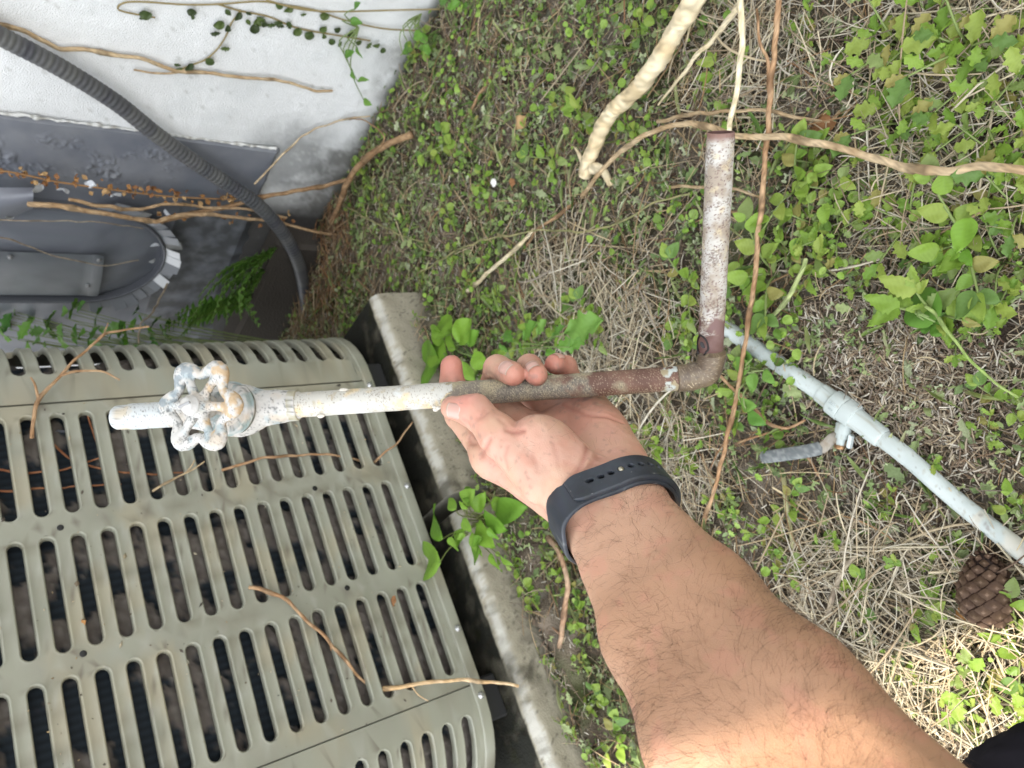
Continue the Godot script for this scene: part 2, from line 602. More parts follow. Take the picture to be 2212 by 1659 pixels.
func build_cover() -> void:
	var mid := Vector3(WALL_X, 0.482, -0.297)
	var cov := thing("oval_duct_cover", "grey oval sheet metal duct cover with bent tabs round its rim on the house wall", "duct cover", mid)
	var mb := Mesher.new()
	var pos := PackedVector3Array(); var col := PackedColorArray()
	var n := 72
	for j in 15:
		var r := 1.0 - float(j) / 14.0
		for i in n:
			var o := oval(TAU * i / n) * r
			var p := mid + Vector3(-(0.014 + 0.024 * (1.0 - r * r)), o.x, o.y)
			p.x -= 0.0035 * fn(p, 10.0)
			pos.append(p)
			col.append(Color(0.12, 0.129, 0.152).lerp(Color(0.165, 0.174, 0.195), clampf(0.5 + fn(p, 12.0), 0, 1)))
	mb.grid(n, 15, pos, col, 1.0, true)
	part(cov, "cover_plate", mb.commit(), relief(paint(0.36, 0.5), grain_map, 6.0, 0.2))
	var rim := Mesher.new()
	pos = PackedVector3Array(); col = PackedColorArray()
	for q in [[0.0, 0.006], [0.0, 0.027], [0.003, 0.030], [0.006, 0.027], [0.006, 0.006]]:
		for i in n:
			var o := oval(TAU * i / n, q[0])
			pos.append(mid + Vector3(-q[1], o.x, o.y))
			col.append(Color(0.085, 0.09, 0.10))
	rim.grid(n, 5, pos, col, 1.0, true)
	part(cov, "collar_rim", rim.commit(), satin)
	var length := 0.0
	for i in 44:
		var a := TAU * (i + 0.5) / 44.0
		var o := oval(a, 0.004)
		var o2 := oval(a + 0.02, 0.004)
		var along := Vector3(0, o2.x - o.x, o2.y - o.y).normalized()
		var out := Vector3(0, along.z, -along.y)
		if out.dot(Vector3(0, o.x, o.y)) < 0.0:
			out = -out
		var tip := Vector3(-1, 0, 0)
		var lean := rr(0.1, 0.55)
		var white_tab := i in [20, 21, 24, 33]
		if white_tab:
			lean = rr(0.5, 0.8)
		var b := Basis(along, out * cos(lean) + tip * sin(lean), along.cross(out * cos(lean) + tip * sin(lean)))
		b = Basis(b.y, rr(-0.1, 0.1)) * b
		var f := Mesher.new()
		var h := 0.0115 * rr(0.9, 1.1)
		var g := Color(0.17, 0.178, 0.195) if not white_tab else Color(0.62, 0.63, 0.64)
		if rng.randf() < 0.25 and not white_tab:
			g = Color(0.20, 0.20, 0.195)
		f.box(Vector3(-h, 0, -0.0007), Vector3(h, rr(0.026, 0.034), 0.0007), g, 0.0003, b, mid + Vector3(-0.0235, o.x, o.y))
		part(cov, "rim_tab", f.commit(), satin)
	# a screwed-on patch over the lower half of the plate
	var pt := Mesher.new()
	pos = PackedVector3Array(); col = PackedColorArray()
	for j in 18:
		for i in 24:
			var y := lerpf(0.405, 0.60, float(j) / 17) + 0.012 * float(i) / 23
			var z := lerpf(-0.412, -0.264, float(i) / 23)
			pos.append(cover_point(mid, y, z, 0.0045 + (0.003 if j < 2 else 0.0)))
			var p := Vector3(0, y, z)
			col.append(Color(0.095, 0.104, 0.115).lerp(Color(0.135, 0.145, 0.155), clampf(0.5 + fn(p, 14.0), 0, 1)))
	pt.grid(24, 18, pos, col, 1.0)
	var patch := part(cov, "patch_panel", pt.commit(), satin)
	var strip := Mesher.new()
	pos = PackedVector3Array(); col = PackedColorArray()
	for j in 5:
		for i in 24:
			var z := lerpf(-0.412, -0.261, float(i) / 23)
			var y: float = 0.405 + 0.012 * float(i) / 23 + [0.0, 0.0, 0.009, 0.018, 0.018][j]
			pos.append(cover_point(mid, y, z, [0.004, 0.0065, 0.0072, 0.0065, 0.005][j]))
			col.append(Color(0.11, 0.118, 0.13))
	strip.grid(24, 5, pos, col, 1.0)
	part(patch, "edge_strip", strip.commit(), satin, false)
	for q in [[0.424, -0.275], [0.43, -0.36], [0.56, -0.275]]:
		var s := Mesher.new()
		lathe(s, cover_point(mid, q[0], q[1], 0.005), Vector3(-1, 0, 0), [[0.0, 0.0042], [0.003, 0.0042], [0.0046, 0.0026], [0.005, 0.0]], 12, func(_p): return Color(0.2, 0.2, 0.2))
		part(patch, "screw", s.commit(), satin, false)
	# torn foil and an upper lap of metal at the top of the cover
	var lap := Mesher.new()
	pos = PackedVector3Array(); col = PackedColorArray()
	for j in 6:
		for i in 14:
			var q := W(lerpf(-40, 72, float(i) / 13), lerpf(405, 500 - 5.0 * float(i) / 13 * 10, float(j) / 5), 0.05 + 0.02 * sin(PI * j / 5.0))
			pos.append(q)
			col.append(Color(0.17, 0.18, 0.205))
	lap.grid(14, 6, pos, col, 1.0)
	part(cov, "upper_lap", lap.commit(), satin)
	for q in [[95, 405, 0.016], [150, 415, 0.012], [345, 530, 0.011], [335, 560, 0.010], [370, 470, 0.012], [30, 470, 0.018], [210, 402, 0.012], [262, 420, 0.011]]:
		var f := Mesher.new()
		var b := Basis(Vector3(1, 0, 0), rr(0, TAU)) * Basis(Vector3(0, 0, 1), rr(-0.8, 0.8))
		var o := part(cov, "foil_scrap", leaf_kinds[5 if q[0] % 2 == 0 else 0], plain(Color(0.5, 0.52, 0.55), 0.4), false)
		o.transform = Transform3D((Basis(Vector3(0, 0, 1), PI / 2) * b).scaled_local(Vector3.ONE * q[2] * 1.5), W(q[0], q[1], 0.05) - mid)

func cover_point(mid: Vector3, y: float, z: float, off: float) -> Vector3:
	var o := Vector2(y - mid.y, z - mid.z)
	var s := o.x - (0.13 if o.x > 0.13 else (-0.045 if o.x < -0.045 else o.x))
	var r := clampf(Vector2(s, o.y).length() / 0.128, 0, 1)
	return Vector3(mid.x - (0.014 + 0.024 * (1.0 - r * r)) - off, y, z)

func build_conduit() -> void:
	var pts := curve([Vector3(WALL_X + 0.03, 1.12, 0.34), Vector3(WALL_X - 0.03, 1.0, 0.32), W(-260, -40, 0.03), W(-80, 38, 0.03), W(0, 78, 0.03), W(130, 146, 0.032), W(250, 221, 0.034), W(335, 288, 0.038), W(420, 350, 0.044), W(500, 403, 0.05), W(562, 447, 0.056), W(612, 505, 0.062), W(645, 570, 0.068), W(659, 640, 0.072), W(662, 690, 0.072)], 0.0012)
	var rad := PackedFloat32Array()
	var col := PackedColorArray()
	var run := 0.0
	for i in pts.size():
		if i > 0:
			run += pts[i].distance_to(pts[i - 1])
		var ridge := sin(TAU * run / 0.0082)
		rad.append(0.0128 + 0.00035 * clampf(ridge * 1.6, -1, 1))
		var c := Color(0.060, 0.062, 0.068).lerp(Color(0.11, 0.108, 0.105), clampf(0.5 + 1.5 * fn(pts[i], 25.0), 0, 1) * 0.7)
		col.append(c.darkened(0.18 if ridge < -0.5 else 0.0))
	var mb := Mesher.new()
	tube(mb, pts, rad, 22, col)
	solo("flexible_conduit", mb.commit(), relief(paint(0.5, 0.4), grain_map, 10.0, 0.3), "dark grey ribbed flexible conduit curving down the white wall to the ground", "conduit")

# ---------------------------------------------------------------- the condenser
const AC_R := 0.025
const AC_L := -0.48
const AC_CORNER := 0.13
const AC_SIDE := 0.505
func ac_point(s: float, y: float, o: float) -> Vector3:
	# s runs along the outside from the front's row origin, positive towards the house
	var quarter := AC_CORNER * PI / 2
	var front := AC_R - AC_L
	var whole := 2 * front + 2 * AC_SIDE + 4 * quarter
	var q := fposmod(s - AC_R, whole)
	var turn := Vector2(AC_R, -AC_CORNER)      # (x, z) of the corner's centre
	var heading := 0.0
	for k in 4:
		var straight := AC_SIDE if k % 2 == 0 else front
		if q < quarter:
			var a := heading + q / AC_CORNER
			return Vector3(turn.x + (AC_CORNER + o) * sin(a), y, turn.y + (AC_CORNER + o) * cos(a))
		q -= quarter
		heading += PI / 2
		var out := Vector2(sin(heading), cos(heading))
		var along := Vector2(cos(heading), -sin(heading))
		if q < straight:
			var p := turn + out * (AC_CORNER + o) + along * q
			return Vector3(p.x, y, p.y)
		q -= straight
		turn += along * straight
	return Vector3(AC_R, y, o)

func row_y(r: float) -> float:
	return 0.6417 + r * ROW

func ac_colour(p: Vector3) -> Color:
	var c := Color(0.256, 0.255, 0.203)
	c = c.lerp(Color(0.19, 0.185, 0.14), clampf(1.2 * fn(p, 9.0), 0, 0.5))
	c = c.lerp(Color(0.31, 0.27, 0.18), clampf(1.7 * fn(p + Vector3(3, 8, 1), 8.0) - 0.2, 0, 0.5))
	c = c.lerp(Color(0.145, 0.13, 0.09), clampf(2.2 * fractal.get_noise_3d(p.x * 55.0, p.y * 5.0, p.z * 55.0) - 0.45, 0, 0.5))
	c = c.lerp(Color(0.33, 0.33, 0.28), clampf(2.5 * fn(p + Vector3(6, 1, 2), 30.0) - 0.9, 0, 0.45))
	c = c.lerp(Color(0.12, 0.10, 0.075), clampf(6.0 * fn(p, 200.0) - 2.6, 0, 0.75))
	return c

func louvre(mb: Mesher, s0: float, s1: float, y0: float, y1: float, a: float, b: float, yc: float, half: float, base: float) -> void:
	# one louvre: a plate s0..s1 by y0..y1 with a round-ended opening from a to b, its lip rolled inwards
	var inner := []          # [along, up, normal]
	var outer := []
	var steps := 9
	for i in steps + 1:
		var s := lerpf(a + half, b - half, float(i) / steps)
		inner.append([Vector2(s, yc), Vector2(0, 1)])
		outer.append(Vector2(s, y1))
	for e in 2:
		var c := Vector2(b - half, yc) if e == 0 else Vector2(a + half, yc)
		var sx := 1.0 if e == 0 else -1.0
		var reach := (s1 - c.x) if e == 0 else (c.x - s0)
		var k0 := atan2(y1 - yc, reach)
		var k1 := atan2(yc - y0, reach)
		for t in [0.5 * (PI / 2 + k0), k0, 0.5 * k0, 0.0, -0.5 * k1, -k1, -0.5 * (PI / 2 + k1)]:
			var tt: float = t * sx
			var d := Vector2(cos(tt) * sx, sin(tt))
			var far := reach / maxf(absf(d.x), 1e-5)
			if d.y > 0:
				far = minf(far, (y1 - yc) / d.y)
			elif d.y < 0:
				far = minf(far, (yc - y0) / -d.y)
			inner.append([c, d])
			outer.append(c + d * far)
		if e == 0:
			for i in steps + 1:
				var s := lerpf(b - half, a + half, float(i) / steps)
				inner.append([Vector2(s, yc), Vector2(0, -1)])
				outer.append(Vector2(s, y0))
	var n := inner.size()
	var pos := PackedVector3Array()
	var col := PackedColorArray()
	for ring in [[9.0, 0.0], [0.0042, 0.0], [0.0028, 0.0007], [0.0014, 0.0006], [0.0004, -0.0006], [0.0, -0.0026], [0.0, -0.0085]]:
		for i in n:
			var q: Vector2 = outer[i] if ring[0] > 1.0 else inner[i][0] + inner[i][1] * (half + ring[0])
			var p := ac_point(q.x, q.y, base + ring[1])
			pos.append(p)
			col.append(ac_colour(p))
	mb.grid(n, 7, pos, col, 1.0, true)

func plate(mb: Mesher, s0: float, s1: float, y0: float, y1: float, base: float) -> void:
	var k := maxi(1, int(absf(s1 - s0) / 0.014))
	var m := maxi(1, int(absf(y1 - y0) / 0.03))
	var pos := PackedVector3Array()
	var col := PackedColorArray()
	for j in m + 1:
		for i in k + 1:
			var p := ac_point(lerpf(s0, s1, float(i) / k), lerpf(y0, y1, float(j) / m), base)
			pos.append(p)
			col.append(ac_colour(p))
	mb.grid(k + 1, m + 1, pos, col, 1.0)

func ac_band(mb: Mesher, profile: Array, n := 128) -> void:
	var whole := 2 * (AC_R - AC_L) + 2 * AC_SIDE + 4 * AC_CORNER * PI / 2
	var pos := PackedVector3Array()
	var col := PackedColorArray()
	for q in profile:
		for i in n:
			var p := ac_point(whole * i / n, q[1], q[0])
			pos.append(p)
			col.append(ac_colour(p))
	mb.grid(n, profile.size(), pos, col, 1.0, true)

func build_condenser() -> void:
	var p := ROW
	var ac := thing("air_conditioner", "grey green outdoor air conditioning unit with rows of louvred slots", "air conditioner", Vector3(-0.228, 0.137, -0.3825))
	var half := 0.0072
	var lowest := row_y(-15.5)
	# the flat front with its three columns of slots
	var front := Mesher.new()
	var cols := [[-4.63, 0.48, -4.2, 0.0], [-9.70, -4.63, -9.27, -5.07], [-15.03, -9.70, -14.36, -10.14]]
	for c in cols:
		for r in range(-15, 5):
			louvre(front, c[0] * p, c[1] * p, row_y(r - 0.5), row_y(r + 0.5), c[2] * p, c[3] * p, row_y(r), half, 0.0)
	plate(front, -15.03 * p, 0.48 * p, row_y(-15.72), lowest, 0.0)
	plate(front, -15.03 * p, 0.48 * p, row_y(4.5), row_y(4.9), 0.0)
	# the panel's own edges
	for s in [-15.03 * p, 0.48 * p]:
		var k := front.v.size()
		var out := signf(s + 0.2)
		for y in [row_y(-15.72), row_y(4.9)]:
			front.vert(ac_point(s, y, 0.0), Vector3(out, 0, 0), Color(0.2, 0.2, 0.17))
			front.vert(ac_point(s, y, -0.012), Vector3(out, 0, 0), Color(0.2, 0.2, 0.17))
		front.tri(k, k + 1, k + 3); front.tri(k, k + 3, k + 2)
	var fp := part(ac, "louvred_panel", front.commit(), ac_paint)
	# corner panels and the sides round the back
	var quarter := AC_CORNER * PI / 2
	for side in [1.0, -1.0]:
		var corner := Mesher.new()
		var s0: float = 0.54 * p if side > 0 else -15.09 * p
		var s1: float = (AC_R + quarter + 0.010) if side > 0 else (AC_L - quarter - 0.010)
		var a := 1.95 * p if side > 0 else -16.15 * p
		var b := 6.2 * p if side > 0 else -20.4 * p
		for r in range(-15, 5):
			louvre(corner, minf(s0, s1), maxf(s0, s1), row_y(r - 0.5), row_y(r + 0.5), minf(a, b), maxf(a, b), row_y(r), half, 0.001)
		plate(corner, minf(s0, s1), maxf(s0, s1), row_y(-15.72), lowest, 0.001)
		plate(corner, minf(s0, s1), maxf(s0, s1), row_y(4.5), row_y(4.9), 0.001)
		part(ac, "corner_panel", corner.commit(), ac_paint)
		var flank := Mesher.new()
		var t0: float = s1 + 0.002 * side
		var t1: float = s1 + (AC_SIDE - 0.02) * side
		var span: float = (t1 - t0) / 3.0
		for c in 3:
			var u0: float = t0 + span * c
			var u1: float = u0 + span
			for r in range(-15, 5):
				louvre(flank, minf(u0, u1), maxf(u0, u1), row_y(r - 0.5), row_y(r + 0.5), minf(u0, u1) + 0.014, maxf(u0, u1) - 0.014, row_y(r), half, 0.0)
		plate(flank, minf(t0, t1), maxf(t0, t1), row_y(-15.72), lowest, 0.0)
		plate(flank, minf(t0, t1), maxf(t0, t1), row_y(4.5), row_y(4.9), 0.0)
		part(ac, "side_panel", flank.commit(), ac_paint)
	var back := Mesher.new()
	plate(back, AC_R + quarter + AC_SIDE - 0.008, AC_R + 3 * quarter + AC_SIDE + (AC_R - AC_L) + 0.008, row_y(-15.72), row_y(4.9), 0.0)
	part(ac, "back_panel", back.commit(), ac_paint)
	# posts behind the seams
	var posts := Mesher.new()
	plate(posts, 0.2 * p, 1.2 * p, row_y(-15.75), row_y(4.9), -0.006)
	part(ac, "corner_post", posts.commit(), ac_paint)
	posts = Mesher.new()
	plate(posts, -15.7 * p, -14.75 * p, row_y(-15.75), row_y(4.9), -0.006)
	part(ac, "corner_post", posts.commit(), ac_paint)
	# the finned coil, furred with lint
	var coil := Mesher.new()
	var pos := PackedVector3Array(); var col := PackedColorArray()
	var n := 620; var m := 170
	var whole := 2 * (AC_R - AC_L) + 2 * AC_SIDE + 4 * quarter
	for j in m:
		for i in n:
			var q := ac_point(whole * i / n, lerpf(0.139, 0.79, float(j) / (m - 1)), -0.026)
			var low := clampf((0.55 - q.y) * 1.2, -0.2, 0.5)
			var fur := fn(q + Vector3(1, 2, 3), 11.0) * 1.3 + 0.45 * fn(q, 45.0) + low - 0.02
			var lint := clampf(fur * 5.0, 0, 1)
			var fin := 0.55 if i % 2 == 0 else 1.0
			pos.append(ac_point(whole * i / n, q.y, -0.026 + 0.006 * lint * (0.6 + 0.6 * sn(q, 90.0)) - (0.003 * (1 - lint) if i % 2 == 0 else 0.0)))
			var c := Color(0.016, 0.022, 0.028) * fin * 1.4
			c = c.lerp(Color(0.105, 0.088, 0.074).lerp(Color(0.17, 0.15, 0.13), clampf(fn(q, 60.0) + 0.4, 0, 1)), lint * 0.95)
			c.a = 1.0
			col.append(c)
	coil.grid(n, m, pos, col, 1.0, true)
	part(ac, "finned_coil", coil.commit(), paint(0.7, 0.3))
	# base pan and top
	var base := Mesher.new()
	ac_band(base, [[-0.012, row_y(-15.70)], [0.0005, row_y(-15.70)], [0.0022, row_y(-15.74)], [0.0030, row_y(-15.80)], [0.0030, row_y(-16.20)], [0.002, row_y(-16.27)], [-0.002, row_y(-16.30)], [-0.03, row_y(-16.30)], [-0.2, row_y(-16.0)]])
	var pan := part(ac, "base_pan", base.commit(), ac_paint)
	var top := Mesher.new()
	ac_band(top, [[-0.01, row_y(4.86)], [0.004, row_y(4.86)], [0.006, row_y(4.95)], [0.006, row_y(5.3)], [0.002, row_y(5.5)], [-0.06, row_y(5.5)], [-0.065, row_y(5.3)]])
	part(ac, "top_cover", top.commit(), ac_paint)
	for k in 9:
		var ring := Mesher.new()
		var pts := PackedVector3Array()
		for i in 49:
			pts.append(Vector3(-0.2275 + (0.03 + k * 0.034) * cos(TAU * i / 48), row_y(5.42), -0.3825 + (0.03 + k * 0.034) * sin(TAU * i / 48)))
		tube(ring, pts, fill(49, 0.0025), 6, PackedColorArray([Color(0.2, 0.2, 0.17)]), false)
		part(ac, "fan_guard_ring", ring.commit(), ac_paint)
	for q in [[0.03, -0.05], [-0.49, -0.05], [0.03, -0.7], [-0.49, -0.7]]:
		var foot := Mesher.new()
		foot.box(Vector3(q[0] - 0.03, 0.098, q[1] - 0.03), Vector3(q[0] + 0.03, 0.1365, q[1] + 0.03), Color(0.02, 0.02, 0.02), 0.003)
		part(ac, "foot", foot.commit(), satin)
	# punched holes and screws on the panel
	for q in [[-4.75, -1.48], [-4.84, -11.49], [-9.49, -1.52], [-9.57, -11.57], [0.0, -16.0 + 4.9]]:
		var hole := Mesher.new()
		lathe(hole, Vector3(q[0] * p, row_y(q[1]), 0.0006), Vector3(0, 0, 1), [[0.0003, 0.0], [0.0003, 0.0033], [0.0, 0.0036], [-0.002, 0.0036]], 14, func(_q): return Color(0.008, 0.008, 0.008))
		part(fp, "punched_hole", hole.commit(), satin, false).position = Vector3.ZERO
	for q in [[-15.6, -16.02], [-12.6, -16.05], [-5.5, -16.05], [0.2, -15.95], [-9.0, -16.0]]:
		var screw := Mesher.new()
		var at := ac_point(q[0] * p, row_y(q[1]), 0.0028)
		lathe(screw, at, Vector3(0, 0, 1), [[0.0, 0.0052], [0.001, 0.0052], [0.0015, 0.0042], [0.004, 0.0036], [0.0045, 0.0028], [0.0045, 0.0]], 6, func(_q): return Color(0.45, 0.45, 0.44))
		part(pan, "screw", screw.commit(), steel, false).position = Vector3.ZERO

func build_pads() -> void:
	var spans := [[-0.205, 0.165, "weathered concrete pad block with a chipped edge painted as skylit, under the condenser, by the hand's fingers"], [-0.86, -0.232, "weathered concrete pad block with a chipped edge painted as skylit, under the condenser, below the forearm"]]
	for k in 2:
		var s = spans[k]
		var mb := Mesher.new()
		# one bevelled slab: section drawn in (z, y), chipped along its upper front edge
		var n := 190
		var pos := PackedVector3Array(); var col := PackedColorArray()
		var coarse := [[-0.85, 0.0985], [-0.1, 0.0985], [-0.02, 0.0985], [0.0, 0.0985], [0.008, 0.0985], [0.016, 0.098], [0.022, 0.096], [0.027, 0.092], [0.030, 0.087], [0.031, 0.08], [0.032, 0.06], [0.033, 0.04], [0.034, 0.02], [0.036, -0.03]]
		var section := []
		for j in coarse.size() - 1:
			var c0 := Vector2(coarse[j][0], coarse[j][1])
			var c1 := Vector2(coarse[j + 1][0], coarse[j + 1][1])
			var parts := maxi(1, int(c0.distance_to(c1) / 0.0035)) if c0.x > -0.11 else 1
			for k2 in parts:
				var at := c0.lerp(c1, float(k2) / parts)
				section.append([at.x, at.y])
		section.append(coarse[-1])
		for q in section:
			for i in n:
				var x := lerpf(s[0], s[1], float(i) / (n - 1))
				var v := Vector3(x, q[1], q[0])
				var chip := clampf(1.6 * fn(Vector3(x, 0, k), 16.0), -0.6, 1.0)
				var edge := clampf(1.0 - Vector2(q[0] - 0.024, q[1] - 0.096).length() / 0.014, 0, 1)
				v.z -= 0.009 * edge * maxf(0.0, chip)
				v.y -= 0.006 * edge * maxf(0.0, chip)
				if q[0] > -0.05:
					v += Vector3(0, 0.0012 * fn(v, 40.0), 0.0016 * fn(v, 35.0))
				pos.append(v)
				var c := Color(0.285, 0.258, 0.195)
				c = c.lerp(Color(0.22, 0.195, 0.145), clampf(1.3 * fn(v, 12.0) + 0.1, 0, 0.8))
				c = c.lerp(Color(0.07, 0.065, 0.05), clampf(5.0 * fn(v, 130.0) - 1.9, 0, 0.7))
				c = c.lerp(Color(0.44, 0.425, 0.375), clampf(edge * 2.0 + 1.1 * fn(v, 26.0) + 0.8 * fn(v, 110.0) - 0.55, 0, 0.8) * clampf(edge * 4.0, 0, 1))  # skylit strip painted lighter along the chipped edge
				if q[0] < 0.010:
					c = c.lerp(Color(0.010, 0.010, 0.007), clampf(1.0 + 0.3 * fn(v, 20.0), 0, 0.97))  # shade under the condenser, painted near-black into the pad top
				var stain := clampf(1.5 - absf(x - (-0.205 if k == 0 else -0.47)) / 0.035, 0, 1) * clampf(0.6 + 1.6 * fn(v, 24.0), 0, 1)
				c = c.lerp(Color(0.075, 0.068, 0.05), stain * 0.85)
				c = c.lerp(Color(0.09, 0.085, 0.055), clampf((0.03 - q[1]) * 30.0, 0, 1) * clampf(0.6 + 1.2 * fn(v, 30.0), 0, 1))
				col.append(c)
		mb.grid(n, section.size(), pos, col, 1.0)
		for e in [0, n - 1]:
			var ring := []
			for j in section.size():
				ring.append(pos[j * n + e])
			ring.append(Vector3(s[0] if e == 0 else s[1], -0.03, -0.85))
			mb.flat(ring, Color(0.24, 0.225, 0.185), Vector3(-1 if e == 0 else 1, 0, 0))
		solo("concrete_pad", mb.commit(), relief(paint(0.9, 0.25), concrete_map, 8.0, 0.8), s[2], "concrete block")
	# a dark weathered block at the foot of the wall
	var old := Mesher.new()
	old.box(Vector3(-0.03, -0.03, -0.20), Vector3(0.03, 0.118, 0.17), Color(0.060, 0.053, 0.046), 0.008, Basis(Vector3(0, 1, 0), 0.04) * Basis(Vector3(1, 0, 0), 0.03), Vector3(0.470, 0, -0.37))
	solo("weathered_block", old.commit(), relief(paint(0.9, 0.2), concrete_map, 6.0, 1.4), "dark weathered block standing at the foot of the wall below the duct cover", "block")
# ---------------------------------------------------------------- litter on the ground
func pixel(p: Vector3) -> Vector2:
	var q := p - eye
	var d := forward_axis.dot(q)
	if d < 0.05:
		return Vector2(-9999, -9999)
	return Vector2(1106.0 + LENS * right_axis.dot(q) / d, 829.5 + LENS * down_axis.dot(q) / d)

func seen(p: Vector3) -> bool:
	var q := pixel(p)
	return q.x > -60 and q.x < 2280 and q.y > -60 and q.y < 1720

func near_any(p: Vector3, spots: Array) -> float:
	# spots: [place, reach]
	var s := 0.0
	for q in spots:
		var d: float = Vector2(p.x - q[0].x, p.z - q[0].z).length() / q[1]
		s += exp(-d * d)
	return minf(s, 1.0)

func free_spot(lo: Vector2, hi: Vector2) -> Vector3:
	for k in 40:
		var p := Vector3(rr(lo.x, hi.x), 0, rr(lo.y, hi.y))
		if p.z < 0.036 and p.x > -0.87 and p.x < 0.165:
			continue
		if not seen(p) and rng.randf() < 0.72:
			continue
		p.y = ground_height(p.x, p.z)
		return p
	return Vector3(1.0, 0, 1.0)

func straw_mesh(bend: float, kink: float) -> ArrayMesh:
	var mb := Mesher.new()
	var pts := PackedVector3Array()
	var rad := PackedFloat32Array()
	for i in 6:
		var t := i / 5.0 - 0.5
		pts.append(Vector3(t, bend * (0.25 - t * t) * 0.6, bend * (0.25 - t * t) + (kink * absf(t) if t > 0 else 0.0)))
		rad.append(0.5 * (1.0 - 0.5 * absf(t)))
	# drawn with a radius of one half and scaled across when placed
	var fr := frames(pts)
	var pos := PackedVector3Array()
	var col := PackedColorArray()
	for i in 6:
		for k in 4:
			var a := TAU * k / 4
			pos.append(pts[i] + Vector3(0, cos(a), sin(a)) * rad[i] * 0.04)
			col.append(Color.WHITE)
	mb.grid(4, 6, pos, col, -1.0, true)
	return mb.commit()

func scatter(called: String, mesh: Mesh, m: Material, places: Array, tints: Array, label: String) -> void:
	var mm := MultiMesh.new()
	mm.transform_format = MultiMesh.TRANSFORM_3D
	mm.use_colors = true
	mm.mesh = mesh
	mm.instance_count = places.size()
	for i in places.size():
		mm.set_instance_transform(i, places[i])
		mm.set_instance_color(i, tints[i])
	var o := MultiMeshInstance3D.new()
	o.name = numbered(called)
	o.multimesh = mm
	o.material_override = m
	add_child(o)
	tag(o, label, "ground litter")
	o.set_meta("kind", "stuff")

func mixed(list: Array) -> Color:
	var a: Color = pick(list)
	var b: Color = pick(list)
	var c := a.lerp(b, rng.randf())
	var s := rr(0.75, 1.2)
	return Color(c.r * s, c.g * s, c.b * s)

